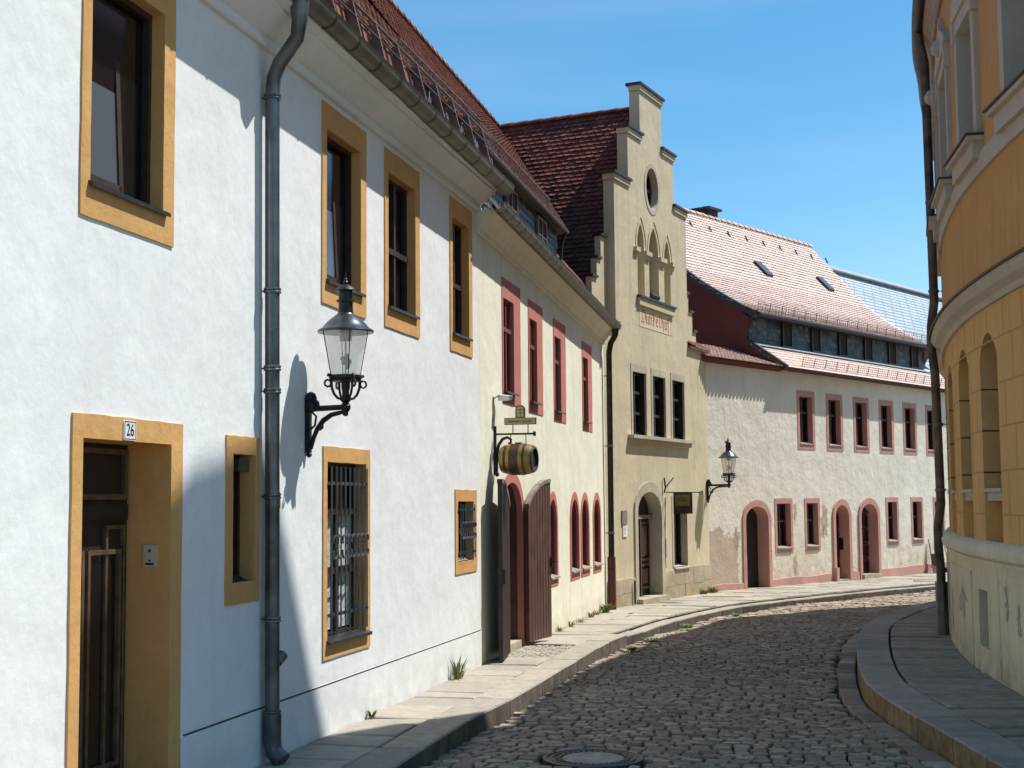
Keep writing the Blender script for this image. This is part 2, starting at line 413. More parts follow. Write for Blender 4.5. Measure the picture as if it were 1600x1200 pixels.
# road bed sheet under the cobbles
mb = MB()
K = 60
def at_path(P, s):
    s = s*(len(P)-1); i = min(int(s), len(P)-2); a = P[i]; b = P[i+1]; f = s-i
    return (a[0]+(b[0]-a[0])*f, a[1]+(b[1]-a[1])*f)
for i in range(K+1):
    a = at_path(Lk, i/K); b_ = at_path(Rk, i/K)
    mb.v.append((a[0]-.15, a[1]+.05, gz(a[1])+RD-.052)); mb.v.append((b_[0]+.1, b_[1]+.05, gz(b_[1])+RD-.052))
for i in range(K): mb.f.append((2*i, 2*i+1, 2*i+3, 2*i+2)); mb.m.append(0)
struct(mb.build('road_bed', M['mossjoint']))

def crown(x, y):
    return .012*math.sin(x*1.7+y*.8)+.010*math.sin(y*1.9-x*.7)+.006*math.sin(x*4.1+1)*math.sin(y*3.3)
MH = (.62, 11.42)
mb = MB()
ang = R(-14); ca, sa = math.cos(ang), math.sin(ang)     # rows lie across the street
def W2(a, b_):
    wv = .10*math.sin(a*1.1+b_*.35)+.05*math.sin(a*2.7-b_*.9)+.03*math.sin(b_*2.1+a*.4)
    b2 = b_+wv
    return (a*ca-b2*sa*1.0, a*sa+b2*ca)
pitch = .118
b_ = 2.0
while b_ < 44:
    a = -14+random.uniform(0, .2)
    near = b_ < 26
    while a < 22:
        l = random.uniform(.11, .20)*(1 if near else 1.25)
        if random.random() < .05: l *= .6
        cx, cy = W2(a+l/2, b_+pitch/2)
        if cy > 6.0 and (cx < 20) and inside(roadpoly, cx, cy) and math.hypot((cx-MH[0]), (cy-MH[1])) > .46:
            j = .009; g = .014; ht = random.uniform(-.007, .007)
            tl = (random.uniform(-.03, .03), random.uniform(-.04, .04))
            cs = [W2(a+g+random.uniform(-j, j)*.7, b_+g*.8+random.uniform(-j, j)), W2(a+l-g*.3+random.uniform(-j, j)*.7, b_+g*.8+random.uniform(-j, j)),
                  W2(a+l-g*.3+random.uniform(-j, j)*.7, b_+pitch-g*.2+random.uniform(-j, j)), W2(a+g+random.uniform(-j, j)*.7, b_+pitch-g*.2+random.uniform(-j, j))]
            mx = sum(c[0] for c in cs)/4; my = sum(c[1] for c in cs)/4
            ringp = []
            for i in range(4):
                p = cs[i]; q = cs[(i+1) % 4]
                ringp.append((p[0]*.93+mx*.07, p[1]*.93+my*.07)); ringp.append(((p[0]+q[0])/2, (p[1]+q[1])/2))
            zt = gz(my)+RD+ht+crown(mx, my)
            def zz(x, y, o): return zt+o+(x-mx)*tl[0]+(y-my)*tl[1]
            nb = len(mb.v)
            for s_, o in ((1, -.05), (.985, -.013), (.90, -.0035), (.5, .0015)):
                for x, y in ringp:
                    X = mx+(x-mx)*s_; Y = my+(y-my)*s_; mb.v.append((X, Y, zz(X, Y, o)))
            for r_ in range(3):
                for i in range(8):
                    i2 = (i+1) % 8; mb.f.append((nb+r_*8+i, nb+r_*8+i2, nb+(r_+1)*8+i2, nb+(r_+1)*8+i)); mb.m.append(0)
            mb.f.append(tuple(nb+24+i for i in range(8))); mb.m.append(0)
        a += l
    b_ += pitch
struct(mb.build('road', M['cobble'], smooth=True))

def slab(mb, c4, z, bev=.012, depth=.12, zoff=lambda x, y: 0, tilt=.004, side=0):
    mx = sum(c[0] for c in c4)/4; my = sum(c[1] for c in c4)/4
    tz = [random.uniform(-tilt, tilt) for _ in range(4)]
    lv = []
    for ins, dz in ((0, -depth), (0, -bev*.8), (bev, 0)):
        r_ = []
        for i, (x, y) in enumerate(c4):
            d = math.hypot(x-mx, y-my) or 1; f = 1-ins*1.4/d
            X = mx+(x-mx)*f; Y = my+(y-my)*f; r_.append((X, Y, z+gz(Y)+dz+tz[i]+zoff(X, Y)))
        lv.append(r_)
    mb.add(lv[0]+lv[1]+lv[2], [(i, (i+1) % 4, 4+(i+1) % 4, 4+i) for i in range(4)]+[(4+i, 4+(i+1) % 4, 8+(i+1) % 4, 8+i) for i in range(4)]+[(8, 9, 10, 11)])
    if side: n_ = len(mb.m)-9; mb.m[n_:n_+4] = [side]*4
def plen(P): return sum(math.hypot(b[0]-a[0], b[1]-a[1]) for a, b in zip(P, P[1:]))
def resample(P, d):
    out = [P[0]]; acc = 0; i = 0; cur = P[0]; need = d() if callable(d) else d
    for b in P[1:]:
        while True:
            l = math.hypot(b[0]-cur[0], b[1]-cur[1])
            if acc+l >= need:
                f = (need-acc)/l; cur = (cur[0]+(b[0]-cur[0])*f, cur[1]+(b[1]-cur[1])*f)
                out.append(cur); acc = 0; need = d() if callable(d) else d
            else: acc += l; cur = b; break
    return out
def lerp(a, b, f): return (a[0]+(b[0]-a[0])*f, a[1]+(b[1]-a[1])*f)
def shrink(c4, g):
    mx = sum(c[0] for c in c4)/4; my = sum(c[1] for c in c4)/4; o = []
    for x, y in c4:
        d = math.hypot(x-mx, y-my); f = 1-g/d*1.2; o.append((mx+(x-mx)*f, my+(y-my)*f))
    return o
# left kerb: near stones stand high, the far ones (past the worn corner stone) lower and set back
def kerb(name, P, width, near_end, mats, faces=.17, rnd=(.9, 1.5), zbase=0, setback=0, label=None):
    mb = MB(); Q = resample(P, lambda: random.uniform(*rnd))
    for a, b in zip(Q, Q[1:]):
        L = math.hypot(b[0]-a[0], b[1]-a[1]); nx, ny = -(b[1]-a[1])/L*width, (b[0]-a[0])/L*width
        far = abs(a[1]) > near_end
        zo = zbase-(.05 if far else -.01); sb = setback if far else 0
        ox, oy = nx/width*sb, ny/width*sb
        c4 = [(a[0]+ox, a[1]+oy), (b[0]+ox, b[1]+oy), (b[0]+nx, b[1]+ny), (a[0]+nx, a[1]+ny)]
        if width < 0: c4 = c4[::-1]
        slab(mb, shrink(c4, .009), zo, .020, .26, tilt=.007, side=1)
    return struct(mb.build(name, mats))
Lnear = Lk
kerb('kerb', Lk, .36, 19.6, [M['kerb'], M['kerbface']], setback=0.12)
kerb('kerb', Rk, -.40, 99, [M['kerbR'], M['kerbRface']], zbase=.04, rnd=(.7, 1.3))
# gutter course of longer stones beside the right kerb
mb = MB()
Q = resample(Rk, lambda: random.uniform(.26, .48))
for a, b in zip(Q, Q[1:]):
    L = math.hypot(b[0]-a[0], b[1]-a[1]); nx, ny = -(b[1]-a[1])/L, (b[0]-a[0])/L; wd_ = random.uniform(.21, .25)
    slab(mb, shrink([(a[0]+nx*.01, a[1]+ny*.01), (b[0]+nx*.01, b[1]+ny*.01), (b[0]+nx*wd_, b[1]+ny*wd_), (a[0]+nx*wd_, a[1]+ny*wd_)], .010), RD+random.uniform(-.008, .004), .016, .06, tilt=.006)
struct(mb.build('road_gutter_stones', M['cobble']))
Lw = [F1.P(0, 0, 0)[:2], C0, P2, P3, P4]
def nearest(P, p, rng=None):
    best = None
    for i in range(len(P)-1):
        a = P[i]; b = P[i+1]; dx, dy = b[0]-a[0], b[1]-a[1]; l2 = dx*dx+dy*dy
        t_ = max(0, min(1, ((p[0]-a[0])*dx+(p[1]-a[1])*dy)/l2)); q = (a[0]+dx*t_, a[1]+dy*t_)
        d = math.hypot(q[0]-p[0], q[1]-p[1])
        if best is None or d < best[0]: best = (d, q)
    return best[1]
def pavement(name, kerbin, wallpath, mats, rnd, widths, zb, endx=1e9, smoothw=6, patch=None):
    Q = resample(kerbin, .12)
    Wp = [nearest(wallpath, q) for q in Q]
    # relax the wall side so slabs fan round corners evenly
    for _ in range(smoothw*6):
        Wp = [Wp[0]]+[nearest(wallpath, ((Wp[i-1][0]+Wp[i+1][0])/2, (Wp[i-1][1]+Wp[i+1][1])/2)) for i in range(1, len(Wp)-1)]+[Wp[-1]]
    bed = MB()
    for q, w in zip(Q, Wp): bed.v.append((q[0], q[1], gz(q[1])+zb-.035)); bed.v.append((w[0], w[1], gz(w[1])+zb-.035))
    for i in range(len(Q)-1): bed.f.append((2*i, 2*i+1, 2*i+3, 2*i+2)); bed.m.append(0)
    struct(bed.build('pavement_bed', M['joint']))
    mb = MB(); i = 0
    while i < len(Q)-2:
        k = max(2, int(random.uniform(*rnd)/.12)); j = min(i+k, len(Q)-1)
        wd = math.hypot(Q[i][0]-Wp[i][0], Q[i][1]-Wp[i][1])
        cuts = [0]
        while cuts[-1] < 1:
            nx_ = cuts[-1]+random.uniform(*widths)/max(wd, .3)
            cuts.append(1 if nx_ > 1-.25/max(wd, .3) else nx_)
        for f0, f1 in zip(cuts, cuts[1:]):
            c4 = [lerp(Q[i], Wp[i], f0), lerp(Q[i], Wp[i], f1), lerp(Q[j], Wp[j], f1), lerp(Q[j], Wp[j], f0)]
            if patch and any(patch(*c) for c in [((c4[0][0]+c4[2][0])/2, (c4[0][1]+c4[2][1])/2)]): continue
            sk = random.uniform(-.02, .02)
            c4 = [(x+(sk if q_ in (1, 2) else 0)*0, y+random.uniform(-.012, .012)) for q_, (x, y) in enumerate(c4)]
            if (c4[1][0]-c4[0][0])*(c4[2][1]-c4[1][1])-(c4[1][1]-c4[0][1])*(c4[2][0]-c4[1][0]) < 0: c4 = c4[::-1]
            slab(mb, shrink(c4, .014), zb+random.uniform(-.008, .008), .012, .05, tilt=.008)
        i = j
    return struct(mb.build(name, mats))
patchf = lambda x, y: (-.15 < (x-C0[0])*.9766-(y-C0[1])*.2149 < .78) and .9 < (x-C0[0])*.2149+(y-C0[1])*.9766 < 2.5
pavement('pavement', offs(Lk, .37), Lw, M['slab'], (.38, .8), (.55, 1.1), 0, patch=patchf)
RWp = [(p.x, p.y) for p in RW.p]
pavement('pavement', offs(Rk, -.41), RWp, M['slabR'], (.3, .6), (.8, 1.6), .045)
# patch of small setts before the gateway
mb = MB()
v_ = .02
while v_ < .74:
    u_ = .95+random.uniform(0, .05)
    while u_ < 2.45:
        l = random.uniform(.06, .11); c4 = [F2.P(u_, v_, 0)[:2], F2.P(u_+l, v_, 0)[:2], F2.P(u_+l, v_+.075, 0)[:2], F2.P(u_, v_+.075, 0)[:2]]
        slab(mb, shrink(c4[::-1], .006), -.004+random.uniform(-.008, .006), .014, .04, tilt=.006); u_ += l
    v_ += .078
struct(mb.build('pavement_setts', M['slab']))

# ================================================================== WINDOWS / DOORS
def window(W, H, u0, u1, z0, z1, band=(.1, .1, .1, .1), mat=None, rmat=None, depth=.13, rise=0, kind='round', frame='brown', pane='pane',
           proud=.012, mull=1, trans=(.68,), sill=None, name='window', fr=.04, splay=0, rough=0.004, label=None, zdb=0, barn=0):
    """surround with reveal = the part 'window'; frame, pane and sill are its sub-parts"""
    mat = mat or M['ochre']; mb = MB()
    inn = contour(u0, u1, z0, z1, rise, kind); bl, br, bb, bt = band
    if kind == 'oval': out = contour(u0-bl, u1+br, z0-bb, z1+bt, 0, 'oval')
    else: out = contour(u0-bl, u1+br, z0-bb, z1+(0 if rise else bt), rise+(bt if rise else 0), kind)
    if rough < .0035 and kind != 'oval' and not rise: inn = subdiv(inn, 9); out = subdiv(out, 9); inn = [(u+random.uniform(-.0025, .0025), z+random.uniform(-.0025, .0025)) for u, z in inn]
    if max(band) > 0: ring(mb, W, out, inn, proud, -depth, -.02, rough=rough)
    else:
        k = len(inn); mb.add([W.P(u, 0, z) for u, z in inn]+[W.P(u, -depth, z) for u, z in inn], [(i, (i+1) % k, k+(i+1) % k, k+i) for i in range(k)])
    w = mb.build(name, mat, H)
    if label: w['label'] = label
    if rmat:
        e_ = .006; i2_ = contour(u0+e_, u1-e_, z0+e_, z1-(0 if rise else e_), rise-(e_ if rise else 0), kind); k = len(i2_); q_ = MB()
        q_.add([W.P(u, -.03, z) for u, z in inn]+[W.P(u, -.03, z) for u, z in i2_]+[W.P(u, -depth+.02, z) for u, z in i2_], [(i, (i+1) % k, k+(i+1) % k, k+i) for i in range(k)]+[(k+i, k+(i+1) % k, 2*k+(i+1) % k, 2*k+i) for i in range(k)])
        q_.build('frame_box', M[rmat], w)
    top = z1+rise
    p = MB(); plate(p, W, inn, -depth+.012)
    p.build('pane', M[pane], w)
    if frame:
        f = MB(); nf0, nf1 = -depth+.014, -depth+.06
        inn2 = (lambda q: subdiv(q, 9) if len(inn) == 36 and not rise else q)(contour(u0+fr, u1-fr, z0+fr, z1-(0 if rise else fr), rise-(fr if rise else 0), kind)) if kind != 'oval' else contour(u0+fr, u1-fr, z0+fr, z1-fr, 0, 'oval')
        k = len(inn)
        f.add([W.P(u, nf1, z) for u, z in inn]+[W.P(u, nf1, z) for u, z in inn2]+[W.P(u, nf0, z) for u, z in inn2],
              [(i, (i+1) % k, k+(i+1) % k, k+i) for i in range(k)]+[(k+i, k+(i+1) % k, 2*k+(i+1) % k, 2*k+i) for i in range(k)])
        for q in range(mull):
            uc = u0+(u1-u0)*(q+1)/(mull+1); f.box(W, uc-.025, uc+.025, nf0, nf1+.012, z0+fr*.8, top-fr*.9)
        for q in trans:
            zc = z0+(z1-z0)*q; f.box(W, u0+fr*.8, u1-fr*.8, nf0, nf1+.02, zc-.028, zc+.028)
        f.build('frame', M[frame], w)
    if sill:
        s_ = MB(); pr, m_, zo = sill
        s_.hexa([W.P(u0-.02, -depth+.05, z0+zo+.012), W.P(u1+.045, -depth+.05, z0+zo+.012), W.P(u1+.045, pr, z0+zo-.035), W.P(u0-.02, pr, z0+zo-.035),
                 W.P(u0-.02, -depth+.05, z0+zo+.035), W.P(u1+.045, -depth+.05, z0+zo+.035), W.P(u1+.045, pr, z0+zo-.008), W.P(u0-.02, pr, z0+zo-.008)])
        s_.build('sill', M[m_], w)
    return w
def grille(W, w, u0, u1, z0, z1, nb, n=.035, name='grille'):
    g = MB()
    for i in range(nb):
        u = u0+(u1-u0)*i/(nb-1); g.bar(W.P(u, n, z0), W.P(u, n, z1), .013)
    for zc in (z0+(z1-z0)*.12, z1-(z1-z0)*.10):
        g.bar(W.P(u0-.04, n-.012, zc), W.P(u1+.04, n-.012, zc), .012, .028)
    zc = z0+(z1-z0)*.52; r = (u1-u0)/(nb-1)*.46
    for i in range(nb-1):
        u = u0+(u1-u0)*(i+.5)/(nb-1)
        for s_, zo in ((1, .05), (-1, -.05)):
            g.tube([W.P(u+r*math.cos(a_), n+.012, zc+zo+s_*r*.9*math.sin(a_)) for a_ in [math.pi*k/8-.3+.0 for k in range(0, 11)]], .010, 5)
    for u in (u0, u1): g.bar(W.P(u, n-.1, z0+(z1-z0)*.12), W.P(u, n+.01, z0+(z1-z0)*.12), .016)
    return g.build(name, M['zincpipe'], w, smooth=False)
def gutter(W, H, u0, u1, n, z, r=.085, zf=None, mat='gutter', seam=.62):
    mb = MB(); prof = []
    for i in range(13): a = math.pi+math.pi*i/12; prof.append((n+r*math.cos(a), z+r*math.sin(a)))
    prof += [(n+r+.012, z+.014), (n+r-.006, z+.016)]
    for i in range(11, 0, -1): a = math.pi+math.pi*i/12; prof.append((n+(r-.008)*math.cos(a), z+(r-.008)*math.sin(a)))
    prof.append((n-r+.008, z+.03))
    sweep(mb, W, u0, u1, prof, .4, zf)
    g = mb.build('gutter', M[mat], H, smooth=True)
    s_ = MB(); u = u0+.2
    while u < u1:
        dz = zf(u) if zf else 0
        rr = r+.006
        for a0, a1 in [(math.pi+math.pi*i/10, math.pi+math.pi*(i+1)/10) for i in range(10)]:
            s_.quad(W.P(u, n+rr*math.cos(a0), z+dz+rr*math.sin(a0)), W.P(u+.022, n+rr*math.cos(a0), z+dz+rr*math.sin(a0)),
                    W.P(u+.022, n+rr*math.cos(a1), z+dz+rr*math.sin(a1)), W.P(u, n+rr*math.cos(a1), z+dz+rr*math.sin(a1)))
        u += seam
    s_.build('gutter_bracket', M['darkpipe'], g)
    # closed stop-end
    e = MB(); dz = zf(u1) if zf else 0
    e.poly([W.P(u1+.001, n+r*math.cos(math.pi+math.pi*i/10), z+dz+r*math.sin(math.pi+math.pi*i/10)) for i in range(11)]); e.build('stop_end', M[mat], g)
    return g
def tiles(surf, LU, LV, H, mat, tw=.18, ex=.155, name='roof', clip=None, lift=.02, parent_name=None, under=True, jit=.004, loc=None):
    """beaver-tail tiles laid over surf(u, v): u along the eave, v up the slope"""
    mb = MB(); rows = int(LV/ex)+1; e = .01
    for r_ in range(rows):
        v0 = r_*ex; v1 = min(v0+ex*1.25, LV+.05)
        u = (-tw/2 if r_ % 2 else 0)
        while u < LU:
            ua = u+.004; ub = u+tw-.004; uc = u+tw/2
            if not clip or clip(uc, v0+ex/2):
                p0 = Vector(surf(uc, v0)); nrm = (Vector(surf(uc+e, v0))-p0).cross(Vector(surf(uc, v0+e))-p0).normalized()
                if nrm.z < 0: nrm = -nrm
                l0 = lift+random.uniform(-jit, jit); t0 = .013
                bt = [Vector(surf(ua, v0+ex*.22)), Vector(surf(ua+tw*.2, v0+ex*.05)), Vector(surf(uc, v0)), Vector(surf(ub-tw*.2, v0+ex*.05)), Vector(surf(ub, v0+ex*.22))]
                tp = [Vector(surf(ub, v1))+nrm*.004, Vector(surf(ua, v1))+nrm*.004]
                A = [p+nrm*l0 for p in bt]; B = [p+nrm*(l0-t0) for p in bt]
                mb.add(A+tp+B, [(0, 1, 2, 3, 4, 5, 6), (7, 8, 1, 0), (8, 9, 2, 1), (9, 10, 3, 2), (10, 11, 4, 3)])
            u += tw
    if under:
        ku = max(2, int(LU/.8)); kv = max(2, int(LV/.4))
        for i in range(ku):
            for j in range(kv):
                us = [LU*i/ku, LU*(i+1)/ku]; vs = [max(.06, LV*j/kv), LV*(j+1)/kv]
                if clip and not clip(sum(us)/2, sum(vs)/2): continue
                mb.quad(surf(us[0], vs[0]), surf(us[1], vs[0]), surf(us[1], vs[1]), surf(us[0], vs[1]))
    if H is None: return mb
    return mb.build(name, mat, H)
def text_mesh(s, size, W, u, n, z, mat, parent, name, face=None, sx=1.0, ext=.002, align='CENTER', dirv=None, origin=None, bold=0):
    cu = bpy.data.curves.new(name, 'FONT'); cu.body = s; cu.size = size; cu.extrude = ext; cu.align_x = align; cu.offset = bold
    cu.align_y = 'CENTER'
    o = bpy.data.objects.new(name, cu); me = bpy.data.meshes.new_from_object(o); bpy.data.objects.remove(o)
    r = MB()
    for p in me.polygons:
        pts = []
        for i in p.vertices:
            c = me.vertices[i].co
            if dirv: pts.append(tuple(Vector(origin)+Vector(dirv)*(c.x*sx)+Vector((0, 0, 1))*c.y+Vector(face)*c.z))
            else: pts.append(W.P(u+c.x*sx, n+c.z, z+c.y))
        r.poly(pts)
    return r.build(name, mat, parent)

# ================================================================== HOUSE 1 (white)
o1 = F1.P(12, 0, 0)
H1 = thing('townhouse', 'white plastered townhouse with ochre window surrounds nearest the camera on the left', 'house', (o1[0], o1[1], 0))
up = [(2.0, 2.9), (5.24, 6.13), (9.03, 9.88), (10.66, 11.52), (12.90, 13.58)]
hl = [hole(a, b, 3.75, 5.06) for a, b in up]
hl += [hole(5.21, 6.28, -.5, 2.28), hole(7.22, 7.60, 1.34, 2.25), hole(9.06, 10.02, .76, 2.24), hole(13.06, 13.72, 1.23, 1.90)]
mb = MB(); wallsheet(mb, F1, 0, 14, lambda u: .415, lambda u: 5.62, hl, step=1.2)
wallsheet(mb, F1, 0, 5.1, lambda u: -.4, lambda u: .40, [], n=.012)
wallsheet(mb, F1, 6.45, 14, lambda u: -.4, lambda u: .40, [], n=.012, step=1.0)
for a, b in ((0, 5.1), (6.45, 14)):
    mb.quad(F1.P(a, .012, .40), F1.P(b, .012, .40), F1.P(b, 0, .4155), F1.P(a, 0, .4155))
mb.quad(F1.P(0, 0, -.4), F1.P(0, -6.5, -.4), F1.P(0, -6.5, 5.62), F1.P(0, 0, 5.62))
mb.quad(F1.P(0, -6.5, -.4), F1.P(14, -6.5, -.4), F1.P(14, -6.5, 5.62), F1.P(0, -6.5, 5.62))
mb.poly([F1.P(0, -.3, 5.6), F1.P(0, -6.2, 5.6), F1.P(0, -3, 9.6)])
w1 = mb.build('wall', M['white'], H1)
gl = MB(); 
for a, b in ((0, 5.1), (6.5, 14)): gl.box(F1, a, b, -.002, .0125, .402, .4125)
gl.build('plinth_groove', M['joint'], w1)
for i, (a, b) in enumerate(up):
    w = window(F1, H1, a, b, 3.75, 5.06, (.10, .15, .19, .22), rough=.0032, depth=.14, pane='pane' if i in (2, 3, 4) else 'pane', sill=(.045, 'sill', .02), mull=0 if i in (1, 2) else 1, trans=() if i in (1, 2) else (.45,))
    if i in (1, 2):      # tilted-in sash, the sky's reflection painted as grey glass
        s_ = MB(); ua, ub = a+.06, (a+b)/2+.12
        for (x0, x1, z0_, z1_) in ((ua, ua+.05, 3.80, 4.78), (ub-.05, ub, 3.80, 4.78), (ua, ub, 3.80, 3.86), (ua, ub, 4.72, 4.78)):
            tl = lambda z: -.085-(z-3.8)*.05
            s_.hexa([F1.P(x0, tl(z0_)-.03, z0_), F1.P(x1, tl(z0_)-.03, z0_), F1.P(x1, tl(z0_), z0_), F1.P(x0, tl(z0_), z0_),
                     F1.P(x0, tl(z1_)-.03, z1_), F1.P(x1, tl(z1_)-.03, z1_), F1.P(x1, tl(z1_), z1_), F1.P(x0, tl(z1_), z1_)])
        sa_ = s_.build('sash', M['brown'], w)
        g_ = MB(); g_.quad(F1.P(ua+.03, -.098, 3.83), F1.P(ub-.03, -.098, 3.83), F1.P(ub-.03, -.098-.045, 4.75), F1.P(ua+.03, -.098-.045, 4.75)); g_.build('pane', M['panegrey'], w)
# little window by the pipe, barred window, small barred window
w = window(F1, H1, 7.22, 7.60, 1.34, 2.25, (.11, .08, .15, .13), rough=.0032, depth=.17, sill=(-.02, 'brown', 0), mull=0, trans=())
v = MB(); v.box(F1, 7.40, 7.58, -.14, -.03, 2.13, 2.22); v.build('roller_box', M['zinc'], w)
w = window(F1, H1, 9.06, 10.02, .76, 2.24, (.09, .11, .15, .13), rough=.0032, depth=.15, pane='curtained' if 0 else 'pane', sill=(.055, 'sill', 0), trans=(.72, .38))
cu = MB()
for i in range(14):
    a_ = 9.12+i*.06; cu.quad(F1.P(a_, -.125-(i % 2)*.012, .82), F1.P(a_+.06, -.125-((i+1) % 2)*.012, .82), F1.P(a_+.06, -.125-((i+1) % 2)*.012, 1.80), F1.P(a_, -.125-(i % 2)*.012, 1.80))
cu.build('curtain', M['curtain'], w)
grille(F1, w, 9.10, 9.98, .80, 2.20, 9)
w = window(F1, H1, 13.06, 13.72, 1.23, 1.90, (.10, .15, .13, .13), rough=.0032, depth=.15, sill=(.0, 'sillpale', 0), trans=(.5,))
grille(F1, w, 13.09, 13.69, 1.26, 1.87, 7)
# front door
mb = MB(); inn = contour(5.21, 6.28, -.3, 2.28); out = contour(5.10, 6.44, -.35, 2.42)
ring(mb, F1, subdiv(out, 12), subdiv(inn, 12), .014, -.30, -.02, rough=.0035); dr = mb.build('doorway', M['ochre'], H1)
d = MB(); d.box(F1, 5.2, 6.29, -.33, -.295, -.3, 2.29); d.box(F1, 5.2, 6.24, -.30, -.265, 1.80, 1.90)
leaf = d.build('door', M['bark'], dr)
d = MB()
def frame_rect(d, W, u0, u1, z0, z1, n0, n1, w_):
    d.box(W, u0, u0+w_, n0, n1, z0, z1); d.box(W, u1-w_, u1, n0, n1, z0, z1); d.box(W, u0+w_, u1-w_, n0, n1, z1-w_, z1); d.box(W, u0+w_, u1-w_, n0, n1, z0, z0+w_)
frame_rect(d, F1, 5.24, 6.24, 1.93, 2.25, -.30, -.268, .035); frame_rect(d, F1, 5.98, 6.22, -.2, 1.77, -.297, -.27, .025)
frame_rect(d, F1, 5.32, 5.72, .28, 1.62, -.30, -.262, .03); frame_rect(d, F1, 5.76, 6.16, .28, 1.62, -.30, -.262, .03)
d.build('door_moulding', M['lightwood'], dr)
d = MB(); d.quad(F1.P(5.35, -.287, .31), F1.P(5.69, -.287, .31), F1.P(5.69, -.287, 1.59), F1.P(5.35, -.287, 1.59)); d.quad(F1.P(5.79, -.287, .31), F1.P(6.13, -.287, .31), F1.P(6.13, -.287, 1.59), F1.P(5.79, -.287, 1.59))
d.build('door_glass', M['pane'], dr)
# cove cornice
mb = MB(); prof = [(-.05, 5.34), (.035, 5.34), (.05, 5.355), (.05, 5.385), (.035, 5.395), (.035, 5.42), (.06, 5.44), (.10, 5.47), (.17, 5.53), (.22, 5.56), (.22, 5.585), (.30, 5.60), (.30, 5.63), (-.05, 5.63)]
sweep(mb, F1, 0, 14.05, prof, 1.0); mb.build('cornice', M['trim1'] if 'trim1' in M else M['white'], H1, smooth=True)
gutter(F1, H1, 3, 14.15, .33, 5.69, .095, zf=lambda u: -.012*(u-10), seam=.55)
# sheet-metal skirt, snow-guard brackets and rails
mb = MB(); prof = [(.26, 5.66), (.14, 6.13), (.10, 6.13), (.10, 5.66)]; sweep(mb, F1, 0, 10.9, prof, 2)
prof = [(.26, 5.66), (.19, 5.97), (.10, 5.97), (.10, 5.66)]; sweep(mb, F1, 10.9, 14, prof, 2)
u = .1
while u < 14: mb.bar(F1.P(u, .265, 5.67), F1.P(u, .150 if u < 10.9 else .195, 6.12 if u < 10.9 else 5.96), .012, .02); u += .17
sk = mb.build('eave_skirt', M['copper'], H1)
mb = MB(); u = .4
while u < 14: b0 = MB(); b0.hexa([F1.P(u, .20, 5.70), F1.P(u+.03, .20, 5.70), F1.P(u+.03, .34, 5.70), F1.P(u, .34, 5.70), F1.P(u, .16, 6.17), F1.P(u+.03, .16, 6.17), F1.P(u+.03, .22, 6.17), F1.P(u, .22, 6.17)]); b0.build('snow_bracket', M['bracket'], H1); u += .62
mb = MB(); mb.tube([F1.P(.2, .20, 6.19), F1.P(14, .20, 6.19)], .014, 6); mb.build('snow_rail', M['zinc'], H1); mb = MB(); mb.tube([F1.P(.2, .25, 6.03), F1.P(14, .25, 6.03)], .008, 6); mb.build('snow_rail', M['zinc'], H1)
# slate strip with small dark windows at the far end
mb = MB(); mb.quad(F1.P(10.9, .105, 5.9), F1.P(14.1, .105, 5.9), F1.P(14.1, .105, 6.15), F1.P(10.9, .105, 6.15)); mb.quad(F1.P(10.9, .085, 5.8), F1.P(10.9, .085, 6.14), F1.P(10.9, -.2, 6.14), F1.P(10.9, -.2, 5.8))
ds = mb.build('dormer', M['slate'], H1)
for a in (11.05, 11.67, 12.29, 12.91, 13.5):
    mb = MB(); mb.box(F1, a, a+.42, .08, .112, 5.99, 6.13); mb.build('dormer_window', M['pane'], ds)
    mb = MB(); frame_rect(mb, F1, a-.01, a+.43, 5.98, 6.14, .08, .12, .018); mb.box(F1, a+.20, a+.22, .08, .12, 6.0, 6.12); mb.build('dormer_frame', M['sillpale'], ds)
SL1 = 1.25
surf = lambda u, v: F1.P(u, .15-v*math.cos(math.atan(SL1)), 6.14+v*math.sin(math.atan(SL1)))
LV = 3.05/math.cos(math.atan(SL1))
rf = tiles(surf, 14.0, LV, H1, M['tile'], tw=.18, ex=.16)
mb = MB(); z_r = 6.14+3.05*SL1
mb.quad(F1.P(0, -2.90, z_r), F1.P(14, -2.90, z_r), F1.P(14, -6.7, 5.5), F1.P(0, -6.7, 5.5)); mb.build('back_slope', M['tile'], rf)
mb = MB(); u = 0
while u < 14: mb.prism([F1.P(u, -2.90+.11*math.cos(a), z_r-.02+.09*math.sin(a)) for a in [math.pi*k/6 for k in range(7)]], [F1.P(u+.37, -2.90+.095*math.cos(a), z_r-.035+.09*math.sin(a)) for a in [math.pi*k/6 for k in range(7)]]); u += .35
mb.build('ridge_tiles', M['tile'], rf)
# mesh snow guard above the dormer strip
mb = MB()
def guard(mb, surf, ua, ub, v, h=.2, du=.07, post=.5, lean=.02):
    nrm = None; e = .01
    k = int((ub-ua)/du)
    P = lambda u, hh: Vector(surf(u, v))+nv(u)*hh
    def nv(u):
        p0 = Vector(surf(u, v)); nn = (Vector(surf(u+e, v))-p0).cross(Vector(surf(u, v+e))-p0).normalized()
        nn = nn if nn.z > 0 else -nn; return (nn*.55+Vector((0, 0, 1))*.75).normalized()
    for i in range(k+1):
        u = ua+(ub-ua)*i/k; mb.bar(P(u, .02), P(u, h), .006)
    for hh in (h, h*.75, h*.5, h*.25): mb.bar(P(ua, hh), P(ub, hh), .007 if hh < h else .014)
    u = ua
    while u <= ub+.01: mb.bar(P(u, 0), P(u, h+.02), .022, .012); u += post
guard(mb, surf, 10.9, 14.0, .24, .13, .06, .6); mb.build('snow_guard', M['bracket'], H1)
